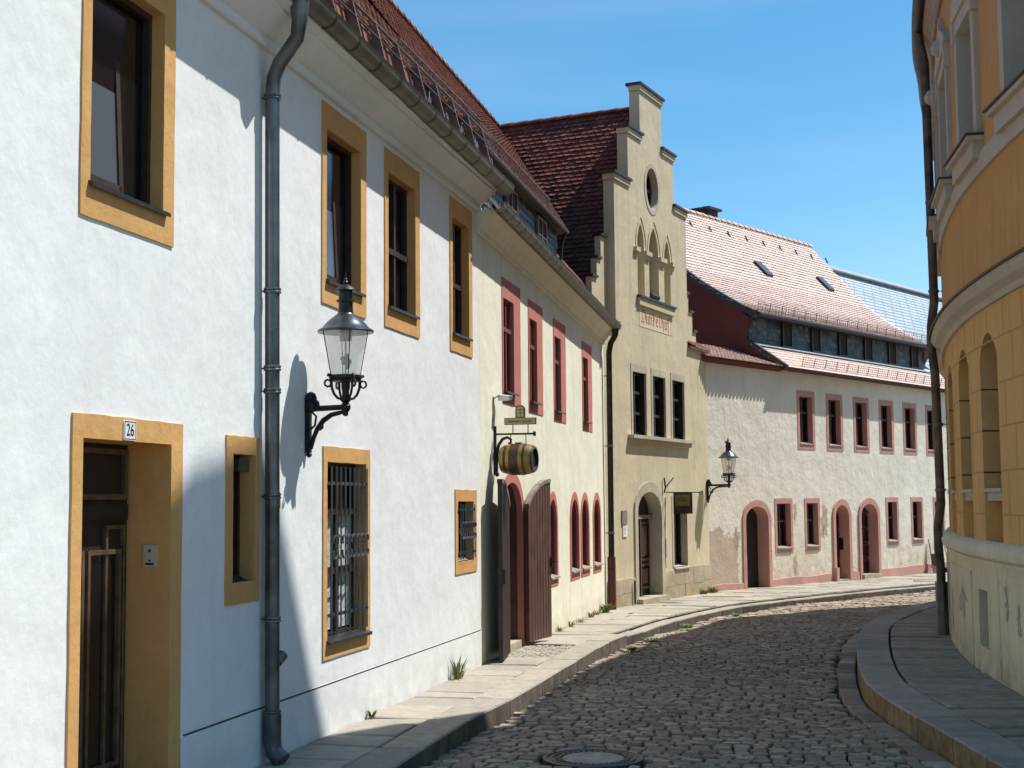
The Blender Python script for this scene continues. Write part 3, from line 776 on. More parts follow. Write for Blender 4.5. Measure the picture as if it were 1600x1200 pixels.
# downpipe with swan neck
def pipe_collar(W, u, n, z, r, parent):
    mb = MB(); mb.lathe(W.P(u, n, z), [(r, -.022), (r+.010, -.018), (r+.010, -.006), (r+.004, 0), (r+.010, .006), (r+.010, .018), (r, .022)], 14)
    mb.box(W, u-.006, u+.006, -.01, n-r+.01, z-.006, z+.006); mb.build('pipe_clamp', M['zinc'], parent, smooth=True)
mb = MB()
pts = [F1.P(7.62, .33, 5.66), F1.P(7.63, .33, 5.50), F1.P(7.66, .30, 5.38), F1.P(7.68, .15, 5.20), F1.P(7.70, .095, 5.10), F1.P(7.70, .085, 4.95), F1.P(7.76, .085, .30)]
mb.tube(pts, [.075, .06, .055, .055, .055, .055, .055], 14)
mb.tube([F1.P(7.76, .085, .36), F1.P(7.76, .085, .16), F1.P(7.765, .10, .09), F1.P(7.75, .17, .03)], [.068, .068, .066, .07], 14)
dp = mb.build('downpipe', M['zincpipe'], H1, smooth=True)
for z in (4.95, 3.48, 2.90, 2.73, 1.95, 1.05, .37): pipe_collar(F1, 7.70+.06*(4.9-z)/4.6, .085, z, .056, dp)
mb = MB(); mb.tube([F1.P(7.80, .10, .73), F1.P(7.87, .115, .78)], [.04, .045], 12); mb.build('rain_diverter', M['zinc'], dp)
mb = MB(); mb.box(F1, 7.775, 7.785, .085, .13, 1.86, 1.98); mb.build('pipe_sticker', simple('orange_sticker', (.45, .12, .04), .7), dp)

# number plate and door intercom
mb = MB()
k = [(5.655+.075*math.copysign(1, c)*1+0, 0) for c in (1,)]
pl = MB()
def rrect(u0, u1, z0, z1, r, k=4):
    o = []
    for cx, cz, a0 in ((u1-r, z0+r, -90), (u1-r, z1-r, 0), (u0+r, z1-r, 90), (u0+r, z0+r, 180)):
        for i in range(k+1): a = R(a0+90*i/k); o.append((cx+r*math.cos(a), cz+r*math.sin(a)))
    return o
c_ = rrect(5.655, 5.805, 2.285, 2.405, .012)
pl.prism([F1.P(u, .014, z) for u, z in c_], [F1.P(u, .022, z) for u, z in c_]); P_ = F1.P(5.73, .02, 2.3)
npl = tag(pl.build('number_plate', M['enamel'], loc=P_), 'white enamel house number plate reading 26 on the ochre door lintel', 'sign')
text_mesh('26', .105, F1, 5.73, .0235, 2.345, M['black'], npl, 'number', sx=.92, ext=.0006)
mb = MB(); frame_rect(mb, F1, 5.662, 5.798, 2.291, 2.399, .0215, .0235, .004); mb.build('plate_border', M['black'], npl)
# intercom sits on the deep right reveal of the doorway
tt = F1.segn[0]; tv = Vector((t1.x, t1.y, 0)); nv_ = Vector((tt.x, tt.y, 0))
def rev(n, z, off=0): p = Vector(F1.P(6.28-off, n, z)); return tuple(p)
mb = MB(); mb.hexa([rev(-.17, 1.50), rev(-.08, 1.50), rev(-.08, 1.50, .012), rev(-.17, 1.50, .012), rev(-.17, 1.64), rev(-.08, 1.64), rev(-.08, 1.64, .012), rev(-.17, 1.64, .012)])
ic = tag(mb.build('door_intercom', M['steel'], loc=rev(-.12, 1.5)), 'pale steel doorbell panel on the ochre reveal beside the brown door', 'intercom')
mb = MB()
for zc, r_ in ((1.603, .009), (1.540, .007)):
    mb.prism([rev(-.125+r_*math.cos(a), zc+r_*math.sin(a), .012) for a in [math.pi*k/5 for k in range(10)]], [rev(-.125+r_*math.cos(a), zc+r_*math.sin(a), .016) for a in [math.pi*k/5 for k in range(10)]])
mb.build('bell_button', M['black'], ic)
mb = MB(); mb.hexa([rev(-.155, 1.512), rev(-.095, 1.512), rev(-.095, 1.512, .014), rev(-.155, 1.512, .014), rev(-.155, 1.526), rev(-.095, 1.526), rev(-.095, 1.526, .014), rev(-.155, 1.526, .014)]); mb.build('name_strip', M['black'], ic)

# ================================================================== HOUSE 2 (cream, pink surrounds)
o2 = F2.P(5, 0, 0)
H2 = thing('townhouse', 'cream townhouse with pink window surrounds and an open brown arched gateway', 'house', (o2[0], o2[1], 0))
up2 = [(1.34, 1.96, 3.28, 4.50), (2.98, 3.50, 3.26, 4.44), (4.84, 5.37, 3.24, 4.40), (7.43, 7.96, 3.22, 4.34)]
ar2 = [(4.30, 4.88), (6.14, 6.82), (7.14, 7.82), (8.40, 9.10)]
hl = [hole(a, b, c, d_) for a, b, c, d_ in up2]+[hole(a, b, .76, 1.58, .34) for a, b in ar2]
gu0, gu1 = 1.18, 2.40
hl.append(hole(gu0, gu1, -.5, 1.72, .42, 'round'))
mb = MB(); wallsheet(mb, F2, 0, F2.L, lambda u: -.5, lambda u: 5.36-.03*u, hl, step=1.3)
mb.quad(F2.P(0, -6.5, -.4), F2.P(9.8, -6.5, -.4), F2.P(9.8, -6.5, 5.4), F2.P(0, -6.5, 5.4))
w2 = mb.build('wall', M['cream'], H2)
for a, b, c, d_ in up2: window(F2, H2, a, b, c, d_, (.06, .42, .13, .26), M['pink'], None, .10, sill=(.07, 'sill', .02), proud=.01, frame='maroon', pane='inside')
for a, b in ar2: window(F2, H2, a, b, .76, 1.58, (.10, .10, .12, .12), M['pink'], 'maroon', .16, rise=.34, sill=(.05, 'sillpale', .02), mull=1, trans=(), fr=.04, frame='maroon', pane='inside')
# gateway: pink arch, dark passage, two folded-back leaves
mb = MB(); ring(mb, F2, contour(gu0-.13, gu1+.13, -.3, 1.72, .56, 'round'), contour(gu0, gu1, -.3, 1.72, .42, 'round'), .012, -.07, -.02)
gw = mb.build('gateway', M['pink'], H2)
mb = MB(); cc = contour(gu0-.02, gu1+.02, -.3, 1.72, .44, 'round'); mb.prism([F2.P(u, -.07, z) for u, z in cc], [F2.P(u, -.30, z) for u, z in cc], caps=False); mb.poly([F2.P(u, -.26, z) for u, z in cc]); idr = mb.build('inner_door', M['gate'], gw)
mb = MB()
for i in range(1, 8): mb.box(F2, gu0+(gu1-gu0)*i/8-.006, gu0+(gu1-gu0)*i/8+.006, -.262, -.252, .08, 1.8)
mb.box(F2, gu0+.1, gu1-.1, -.26, -.235, 1.28, 1.33); mb.box(F2, gu0+.1, gu1-.1, -.26, -.235, 1.82, 1.86); mb.build('door_batten', M['brown'], idr)
mb = MB(); mb.box(F2, gu0, gu1, -.35, -.01, -.2, .07); mb.build('step', M['stone'], gw)
def gate_leaf(hu, hn, eu, en, rise_at_end, z0, zs, rise, name='gate_leaf', th=.055):
    a = Vector(F2.P(hu, hn, 0)); b = Vector(F2.P(eu, en, 0)); d = (b-a); L = d.length; d.normalize(); nn = Vector((d.y, -d.x, 0))
    if nn.dot(Vector((F2.segn[0].x, F2.segn[0].y, 0))) < 0: nn = -nn
    prof = [(0, z0), (L, z0)]
    for i in range(9):
        x = L*(1-i/8); prof.append((x, zs+rise*math.sin(math.pi/2*(x/L)**.8)))
    mb = MB(); f = lambda off: [tuple(a+d*x+nn*off+Vector((0, 0, z))) for x, z in prof]
    mb.prism(f(0), f(th)); k = int(L/.1)
    g = mb.build(name, M['gate'], gw)
    gr = MB()
    for i in range(1, k):
        x = L*i/k; zt = zs+rise*math.sin(math.pi/2*(x/L)**.8)
        for off in (th+.0005,):
            p = a+d*x+nn*off; gr.bar(tuple(p+Vector((0, 0, z0+.02))), tuple(p+Vector((0, 0, zt-.07))), .010, .004)
    gr.build('plank_groove', M['bark'], g)
    tp = MB(); pr = [(L*(1-i/8), zs+rise*math.sin(math.pi/2*(1-i/8)**.8)+.002) for i in range(9)]
    for (x0, z_0), (x1, z_1) in zip(pr, pr[1:]):
        q = lambda x, z, off: tuple(a+d*x+nn*off+Vector((0, 0, z)))
        tp.hexa([q(x0, z_0-.05, -.008), q(x1, z_1-.05, -.008), q(x1, z_1-.05, th+.012), q(x0, z_0-.05, th+.012), q(x0, z_0, -.008), q(x1, z_1, -.008), q(x1, z_1, th+.012), q(x0, z_0, th+.012)])
    tp.build('gate_capping', M['gatetop'], g)
    return g, a, d, nn, L
g, a, d, nn, L = gate_leaf(gu1+.04, .03, 3.28, .17, True, .03, 1.86, .34)
mb = MB(); q = a+d*(L-.02)+nn*.06; mb.bar(tuple(q+Vector((0, 0, .98))), tuple(q+Vector((0, 0, 1.12))), .06, .03); mb.tube([tuple(q+Vector((0, 0, 1.06))), tuple(q+nn*.06+Vector((0, 0, 1.06))), tuple(q+nn*.06+d*.08+Vector((0, 0, 1.05)))], .012, 6); mb.build('handle', M['iron'], g)
mb = MB()
for z in (.45, 1.6): q = a+d*.02-nn*.01; mb.bar(tuple(q+Vector((0, 0, z-.05))), tuple(q+Vector((0, 0, z+.05))), .03)
mb.build('hinge', M['iron'], g)
g, a, d, nn, L = gate_leaf(gu0-.02, .05, .24, .17, True, .03, 1.86, .30)
g.data.materials[0] = M['brown']  # left leaf darker than its twin: its shade is put into the colour
mb = MB(); q = a+d*(L-.02)+nn*.06; mb.bar(tuple(q+Vector((0, 0, .92))), tuple(q+Vector((0, 0, 1.10))), .05, .04); mb.build('lock', M['iron'], g)
# cornice + gutter + roof
zf2 = lambda u: -.03*u
mb = MB(); prof = [(-.05, 5.08), (.03, 5.08), (.04, 5.10), (.04, 5.14), (.08, 5.17), (.10, 5.22), (.17, 5.27), (.22, 5.33), (.22, 5.36), (-.05, 5.36)]
sweep(mb, F2, 0.0, 9.75, prof, 1.0, zf2); mb.build('cornice', M['cream'], H2, smooth=True)
gutter(F2, H2, -.10, 9.75, .27, 5.41, .085, zf=zf2, mat='darkpipe' if 0 else 'gutter', seam=.36)
mb = MB(); pts = [F2.P(9.55, .27, 5.06), F2.P(9.58, .26, 4.93), F2.P(9.68, .16, 4.80), F2.P(9.72, .12, 4.62), F2.P(9.74, .11, .85)]
mb.tube(pts, [.07, .055, .055, .055, .055], 12); dp2 = mb.build('downpipe', M['darkpipe'], H2, smooth=True)
mb = MB(); mb.tube([F2.P(9.74, .11, .86), F2.P(9.76, .11, -.12)], .075, 12); mb.build('pipe_boot', M['redpipe'], dp2, smooth=True)
for z in (4.2, 2.9, 1.3): pipe_collar(F2, 9.735, .115, z, .056, dp2)
SL2 = 1.5
a2 = math.atan(SL2)
surf2 = lambda u, v: F2.P(u, .24-v*math.cos(a2), 5.36-.03*u+v*math.sin(a2))
tiles(surf2, 9.6, .62/math.cos(a2), H2, M['tiledark'], name='lower_roof', clip=lambda u, v: u > 5.95 or v < .16, lift=.006)
# long shed dormer with slate face
mb = MB(); zb, zt = 5.72, 6.20
def slates(mb, W, u0, u1, z0, z1, n, s_=.16, slope=0, zf=None):
    mb.quad(W.P(u0, n, z0), W.P(u1, n, z0), W.P(u1, n, z1), W.P(u0, n, z1))
    r_ = 0; z = z0
    while z < z1:
        u = u0+(s_/2 if r_ % 2 else 0)
        while u < u1-s_*.5:
            tilt_ = .012
            A = [(u, z+s_*.35), (u+s_*.5, z), (u+s_*.98, z+s_*.35), (u+s_*.98, min(z1, z+s_*.9)), (u, min(z1, z+s_*.9))]
            mb.poly([W.P(min(x, u1), n+(.016 if i < 3 else .004)+random.uniform(0, .004), min(y, z1)) for i, (x, y) in enumerate(A)])
            u += s_
        z += s_*.62; r_ += 1
slates(mb, F2, -.3, 5.90, 5.3, zt, -.14)
mb.quad(F2.P(5.90, -.14, 5.3), F2.P(5.90, -1.2, 5.3), F2.P(5.90, -1.2, 7.9), F2.P(5.90, -.14, zt))
dm = mb.build('dormer', M['slate'], H2)
for a_ in (.3, 2.1, 4.2):
    mb = MB(); mb.box(F2, a_, a_+.62, -.16, -.102, 5.62, 6.12); wn = mb.build('dormer_window', M['inside'], dm)
    mb = MB(); frame_rect(mb, F2, a_-.02, a_+.64, 5.60, 6.14, -.14, -.085, .035); mb.box(F2, a_+.29, a_+.33, -.14, -.09, 5.63, 6.11); mb.box(F2, a_+.02, a_+.60, -.14, -.092, 5.86, 5.88); mb.build('frame', M['bracket'], wn)
mb = MB(); mb.box(F2, -.3, 5.96, -.32, .02, 6.18, 6.22); mb.tube([F2.P(-.3, .03, 6.20), F2.P(6.0, .03, 6.20)], .03, 8); mb.build('dormer_eave', M['coping'], dm)
mb = MB(); mb.tube([F2.P(5.94, .0, 6.18), F2.P(5.94, -.06, 6.0), F2.P(5.96, -.10, 5.6)], .025, 8); mb.build('dormer_pipe', M['verge'], dm)
SL3 = (10.05-6.22)/2.84; a3 = math.atan(SL3); LV3 = 2.84/math.cos(a3)
surf3 = lambda u, v: F2.P(u-.25, .03-v*math.cos(a3), 6.22+v*math.sin(a3))
rf2 = tiles(surf3, 13.9, LV3, H2, M['tile'], clip=lambda u, v: u-.25 < 5.95+(v/LV3)*8.0)
mb = MB(); mb.quad(F2.P(-.25, -2.81, 10.05), F2.P(13.5, -2.81, 10.05), F2.P(13.5, -6.7, 5.4), F2.P(-.25, -6.7, 5.4)); mb.build('back_slope', M['tile'], rf2)
mb = MB(); u = -.25
while u < 13.3: mb.prism([F2.P(u, -2.81+.11*math.cos(a), 10.03+.09*math.sin(a)) for a in [math.pi*k/6 for k in range(7)]], [F2.P(u+.37, -2.81+.095*math.cos(a), 10.015+.09*math.sin(a)) for a in [math.pi*k/6 for k in range(7)]]); u += .35
mb.build('ridge_tiles', M['tile'], rf2)
mb = MB(); guard(mb, surf3, 0, 5.2, .22, .13, .06, .6); mb.build('snow_guard', M['bracket'], H2)

# ================================================================== HOUSE 3 (stepped gable)
o3 = F3.P(3, 0, -.12)
H3 = thing('gabled_house', 'sand-coloured house with a stepped gable and pointed arch windows', 'house', o3)
CU = 2.82
steps = [(.66, 10.33), (1.38, 9.28), (2.16, 8.19)]     # half width, top
def top3(u):
    x = abs(u-CU)
    for hw, z in steps:
        if x < hw: return z
    return 0
trio = [(1.50, 2.26), (2.66, 3.42), (3.86, 4.64)]
lan = [(1.90, 2.30, 6.94, .52, 5.98), (2.58, 3.16, 6.88, .62, 5.98), (3.50, 3.90, 6.84, .52, 5.98)]
hm = [hole(a, b, 3.18, 4.42) for a, b in trio]+[hole(a, b, c0, c, r_, 'point') for a, b, c, r_, c0 in lan]
hm += [hole(2.46, 3.18, 7.86, 8.74, kind='oval'), hole(1.62, 2.98, -.5, 1.66, .40), hole(3.80, 4.68, .46, 1.92)]
mb = MB(); ul, ur = CU-2.16, CU+2.16
wallsheet(mb, F3, ul, ur, lambda u: -.5, top3, hm, extra=[CU-h for h, z in steps]+[CU+h for h, z in steps]+[ul+1e-3])
for s0, s1 in ((0, ul), (ur, 6.238)):
    wallsheet(mb, F3, s0, s1, lambda u: -.5, lambda u: 5.25, [])
# set-back shoulders with the little steps
sh_l = [(ul, .33, 6.93), (.33, .12, 6.47), (.12, -.14, 6.08), (-.14, -.38, 5.66)]
sb = -.16
for (a, b, z) in sh_l:
    mb.box(F3, b, a, sb-.12, sb, 5.0, z); mb.box(F3, 2*CU-a+.02, 2*CU-b+.02, sb-.12, sb, 5.0, z)
for u_ in (ul, ur): mb.quad(F3.P(u_, 0, 5.25), F3.P(u_, -.22, 5.25), F3.P(u_, -.22, 8.19), F3.P(u_, 0, 8.19))
# thickness of the stepped gable
prev = 0
stack = [(.66, 9.28, 10.33), (1.38, 8.19, 9.28)]
for hw, za, zb_ in stack:
    for s_ in (-1, 1): mb.quad(F3.P(CU+s_*hw, 0, za), F3.P(CU+s_*hw, -.22, za), F3.P(CU+s_*hw, -.22, zb_), F3.P(CU+s_*hw, 0, zb_))
wallsheet(mb, F3, ul, ur, lambda u: 5.0, top3, [], n=-.22, extra=[CU-h for h, z in steps]+[CU+h for h, z in steps])
mb.quad(F3.P(6.238, 0, -.5), F3.P(6.238, -6, -.5), F3.P(6.238, -6, 5.25), F3.P(6.238, 0, 5.25))
w3 = mb.build('wall', M['sand'], H3)
mb = MB(); mp = MB()
def coping(a, b, z, n0=-.27, n1=.07):
    c0 = MB(); c0.box(F3, a-.02, b+.02, n0, n1, z, z+.05); co = c0.build('coping', M['coping'], H3)
    c0 = MB(); c0.box(F3, a+.02, b-.02, n0+.05, n1-.035, z-.11, z-.002); c0.build('coping_moulding', M['sand'], co)
coping(CU-.72, CU+.72, 10.33); coping(CU-1.44, CU-.60, 9.28); coping(CU+.60, CU+1.44, 9.28); coping(CU-2.22, CU-1.32, 8.19); coping(CU+1.32, CU+2.22, 8.19)
for (a, b, z) in sh_l:
    for aa, bb in ((b-.03, min(a, b+.25)), (max(2*CU-a+.02, 2*CU-b-.23), 2*CU-b+.05)): c0 = MB(); c0.box(F3, aa, bb, sb-.15, sb+.04, z, z+.045); c0.build('coping', M['coping'], H3)
# tiled ledges on the shoulders
for a, b in ((-.05, ul+.02), (ur-.02, 6.28)):
    mb = MB(); sf = lambda u, v, a=a: F3.P(a+u, .10-v*.9, 5.26+v*.55)
    tmp = tiles(sf, b-a, .34, None, None, tw=.15, ex=.11)
    base = len(mb.v); mb.v += tmp.v; mb.f += [tuple(base+i for i in f) for f in tmp.f]; mb.m += tmp.m
    mb.box(F3, a, b, -.25, .08, 5.20, 5.255)
    mb.build('shoulder_tiles', M['tile'], H3)
for i, (a, b) in enumerate(trio): window(F3, H3, a, b, 3.18, 4.42, (.09, .06, 0.0001, .15), M['stone'], 'brown', .17, trans=(.68, .35), sill=None, frame='bark', fr=.045)
mb = MB(); mb.box(F3, 1.22, 4.98, -.02, .13, 3.10, 3.165); mb.box(F3, 1.28, 4.92, -.02, .07, 3.02, 3.10); mb.build('window_ledge', M['stone'], H3)
for i, (a, b, c, r_, c0) in enumerate(lan):
    w = window(F3, H3, a, b, c0, c, (.0, .0, .0, .0), M['sand'], None, .20, rise=r_, kind='point', frame=None, pane='pane' if i == 1 else 'pane', sill=None)
    pn = [o for o in w.children if o.name.startswith('pane')][0]
    pn.data.materials[0] = M['sand']
    if i == 1:
        mb = MB(); mb.box(F3, a+.02, b-.02, -.25, -.235, 6.0, 6.95); mb.build('shutter', M['bark'], w)
        mb = MB(); mb.prism([F3.P(a+.05+.0, -.02+.07*math.cos(x), 6.07+.06*math.sin(x)) for x in [math.pi*k/4 for k in range(8)]], [F3.P(b-.05, -.02+.07*math.cos(x), 6.07+.06*math.sin(x)) for x in [math.pi*k/4 for k in range(8)]]); mb.build('rolled_blind', M['verge'], w)
# hood lines, imposts and ledge of the lancets
mb = MB()
for a, b, c, r_, c0 in lan:
    cc = contour(a-.10, b+.10, c0, c, r_+.14, 'point')[2:]
    for (x0, z0_), (x1, z1_) in zip(cc, cc[1:]): mb.bar(F3.P(x0, .005, z0_), F3.P(x1, .005, z1_), .018, .012)
for a, b in ((1.70, 1.92), (2.28, 2.60), (3.14, 3.52), (3.88, 4.08)):
    mb.box(F3, a, b, -.02, .07, 6.84, 6.93); mb.box(F3, a+.03, b-.03, -.02, .035, 6.76, 6.84)
mb.build('lancet_moulding', M['sand'], H3)
mb = MB(); mb.box(F3, 1.82, 4.02, -.05, .09, 5.93, 5.975); mb.build('lancet_ledge', M['verge'], H3)
mb = MB(); mb.box(F3, 1.85, 4.0, -.02, .06, 5.78, 5.93); mb.build('lancet_apron', M['sand'], H3)
w = window(F3, H3, 2.46, 3.18, 7.86, 8.74, (.10, .10, .10, .10), M['stone'], None, .20, kind='oval', trans=(.5,), mull=1, fr=.04)
# painted name band
mb = MB(); mb.box(F3, 1.95, 3.82, -.01, .006, 5.36, 5.77); bd = mb.build('name_band', plaster('light_band', (.68, .62, .44), (.60, .55, .38), .2, .003, 20, .004), H3)
mb = MB(); mb.box(F3, 3.84, 3.95, -.02, .004, 5.36, 5.78); mb.build('band_edge', M['sand'], bd)
GLY = {  # blackletter strokes on a 0..1 x 0..1 grid (descenders below 0)
 'D': [[(.15, .98), (.35, 1.05), (.7, 1.0)], [(.7, 1.0), (.95, .75), (.95, .3), (.6, .0)], [(.6, .0), (.3, .12), (.05, .02)], [(.35, .85), (.25, .55), (.45, .25), (.3, .15)]],
 'u': [[(.1, .62), (.22, .70)], [(.22, .68), (.22, .08)], [(.22, .08), (.45, .0)], [(.78, .70), (.78, .06)], [(.78, .06), (.95, .0)]],
 'n': [[(.08, .62), (.22, .70)], [(.22, .68), (.22, .0)], [(.22, .60), (.7, .70)], [(.76, .66), (.76, .0)]],
 'k': [[(.35, 1.05), (.35, .0)], [(.35, .0), (.6, .04)], [(.35, .68), (.8, .74)], [(.35, .45), (.7, .40)], [(.7, .62), (.75, .5)]],
 'e': [[(.25, .62), (.25, .08)], [(.25, .65), (.7, .70)], [(.72, .68), (.72, .42)], [(.72, .42), (.25, .34)], [(.25, .08), (.75, .02)]],
 'l': [[(.4, 1.05), (.4, .06)], [(.4, .06), (.7, .0)]],
 'h': [[(.25, 1.05), (.25, .0)], [(.25, .62), (.7, .70)], [(.75, .66), (.75, .0)], [(.75, .0), (.6, -.3)]],
 'o': [[(.22, .62), (.22, .06)], [(.22, .68), (.75, .68)], [(.77, .66), (.77, .06)], [(.22, .04), (.75, .0)]],
 'f': [[(.35, .95), (.35, -.3)], [(.35, .98), (.75, 1.05)], [(.1, .66), (.7, .68)]]}
mb = MB(); x = 2.03; hh = .235
for ch in 'Dunkelhof':
    wd = .27 if ch == 'D' else (.15 if ch in 'lf' else .185)
    for st_ in GLY[ch]:
        for (xa, za), (xb, zb_) in zip(st_, st_[1:]):
            th_ = .034 if abs(xa-xb) < .25 else .026
            mb.bar(F3.P(x+xa*wd, .009, 5.455+za*hh), F3.P(x+xb*wd, .009, 5.455+zb_*hh), th_, .004, up=(F3.segn[0].x, F3.segn[0].y, 0))
    x += wd+.008
mb.build('lettering', M['redtext'], bd)
# stone base and doorway
u_cut = [(.02, 1.50, .42), (3.10, 6.235, .45)]
for a, b, z in u_cut:
    mb = MB(); x0 = a
    while x0 < b-.05:
        x1 = min(b, x0+random.uniform(.45, .8))
        if b-x1 < .25: x1 = b
        zs_ = [-.5, .12+random.uniform(-.03, .03), z+random.uniform(-.03, .03)]
        for za, zb_ in zip(zs_, zs_[1:]): mb.box(F3, x0+.003, x1-.003, -.02, .03+random.uniform(-.006, .006), za+.003, zb_-.003)
        x0 = x1
    mb.build('stone_base', M['stonebase'], H3)
mb = MB(); ring(mb, F3, contour(1.46, 3.14, -.3, 1.70, .56), contour(1.62, 2.98, -.3, 1.66, .40), .035, -.25, -.02, rough=.004); dw = mb.build('doorway', M['stone'], H3)
mb = MB(); plate(mb, F3, contour(1.62, 2.98, -.3, 1.66, .40), -.25); mb.build('door', M['bark'], dw)
mb = MB()
for a in (1.70, 2.33):
    frame_rect(mb, F3, a, a+.55, .12, .62, -.25, -.20, .05); mb.box(F3, a+.12, a+.43, -.25, -.205, .22, .52)
    frame_rect(mb, F3, a, a+.55, .68, 1.46, -.25, -.20, .05); mb.box(F3, a+.12, a+.43, -.25, -.21, .78, 1.38)
mb.box(F3, 2.27, 2.33, -.25, -.17, -.1, 1.5); mb.build('door_panel', simple('reddish_door_wood', (.06, .022, .016), .35, var=.3), dw)
mb = MB(); mb.box(F3, 1.62, 2.98, -.25, -.16, 1.52, 1.60); mb.build('transom', M['gatetop'], dw)
mb = MB(); mb.tube([F3.P(2.30, -.17, .78), F3.P(2.30, -.12, .78), F3.P(2.22, -.12, .78)], .012, 6); mb.build('handle', M['zinc'], dw)
mb = MB(); mb.box(F3, 1.50, 3.06, -.24, .16, -.3, -.02); mb.build('doorstep', M['stone'], dw)
w = window(F3, H3, 3.80, 4.68, .50, 1.92, (.09, .001, .001, .06), M['stone'], None, .20, trans=(), mull=1, sill=(.06, 'stone', -.02), frame='bark')
# cables and pipe stub beside the door
mb = MB(); mb.tube([F3.P(3.28, .02, 1.95), F3.P(3.24, .02, 1.5), F3.P(3.20, .02, .9), F3.P(3.21, .03, .5)], .008, 5); mb.tube([F3.P(3.30, .02, 1.9), F3.P(3.16, .02, 1.2), F3.P(3.14, .03, .6)], .006, 5)
cb = mb.build('cable', M['iron'], H3)
mb = MB(); mb.box(F3, 3.17, 3.25, .0, .06, .72, 1.12); mb.build('meter_strip', M['silver'], cb)
mb = MB(); mb.tube([F3.P(1.28, .07, -.1), F3.P(1.28, .07, .36)], .02, 6); mb.build('standpipe', M['iron'], H3)
# roof: ridge runs back from the gable, left slope faces the camera
ridge_z = 10.03; th3 = math.atan(1.58); LV4 = 3.25/math.cos(th3)
sl = lambda u, v: F3.P(CU-3.25+v*math.cos(th3), -.36-u, ridge_z-3.25*1.58+v*math.sin(th3))
rf3 = tiles(sl, 5.2, LV4, H3, M['tiledark'], tw=.155, ex=.125, lift=.04, jit=.009)
sr = lambda u, v: F3.P(CU+3.4-v*math.cos(th3), -.36-u, ridge_z-3.4*1.58+v*math.sin(th3))
mb = MB(); mb.quad(sr(0, 0), sr(5.2, 0), sr(5.2, 3.4/math.cos(th3)), sr(0, 3.4/math.cos(th3))); mb.build('back_slope', M['tiledark'], rf3)
mb = MB(); u = 0
while u < 5.1: mb.prism([F3.P(CU+.11*math.cos(a), -.36-u, ridge_z-.01+.09*math.sin(a)) for a in [math.pi*k/6 for k in range(7)]], [F3.P(CU+.095*math.cos(a), -.36-u-.37, ridge_z-.025+.09*math.sin(a)) for a in [math.pi*k/6 for k in range(7)]]); u += .35
mb.build('ridge_tiles', M['tiledark'], rf3)
mb = MB()
for (uu, vv) in ((.5, LV4-.5), (1.7, LV4-.55), (2.8, LV4-.6), (1.2, LV4-2.4), (.6, LV4-3.2)):
    p = Vector(sl(uu, vv)); q = Vector(sl(uu, vv+.12)); mb.bar(tuple(p+Vector((0, 0, .02))), tuple(q+Vector((0, 0, .12))), .015)
mb.build('roof_hook', M['iron'], rf3)

# ================================================================== HOUSE 4 (rough plaster, rose trims)
o4 = F4.P(7, 0, -.25)
H4 = thing('townhouse', 'long rough-plastered house with rose door arches and a big pale tiled roof', 'house', o4)
up4 = [(4.40+1.575*i, 5.08+1.575*i) for i in range(7)]
lo4 = [(3.12, 3.80), (4.64, 5.24), (9.38, 9.98), (11.04, 11.66), (12.62, 13.24)]
dr4 = [(1.60, 2.66, .30), (6.16, 6.92, .30), (7.66, 8.66, .32)]
hl = [hole(a, b, 3.28, 4.46) for a, b in up4]+[hole(a, b, .72, 1.78) for a, b in lo4]+[hole(a, b, -.6, 1.42, r_) for a, b, r_ in dr4]
mb = MB(); wallsheet(mb, F4, 0, 17.5, lambda u: -.6, lambda u: 5.06, hl, step=1.5)
mb.quad(F4.P(17.5, 0, -.6), F4.P(17.5, -8, -.6), F4.P(17.5, -8, 5.06), F4.P(17.5, 0, 5.06))
w4 = mb.build('wall', M['rough'], H4)
for i, (a, b) in enumerate(up4): window(F4, H4, a, b, 3.28, 4.46, (.12, .13, .15, .14), M['rose'], None, .19, sill=(.03, 'sillpale', 0), fr=.04, trans=(.66,))
for a, b in lo4: window(F4, H4, a, b, .72, 1.78, (.11, .11, .13, .13), M['rose'], None, .19, sill=(.05, 'sillpale', 0), fr=.04, trans=(.6,))
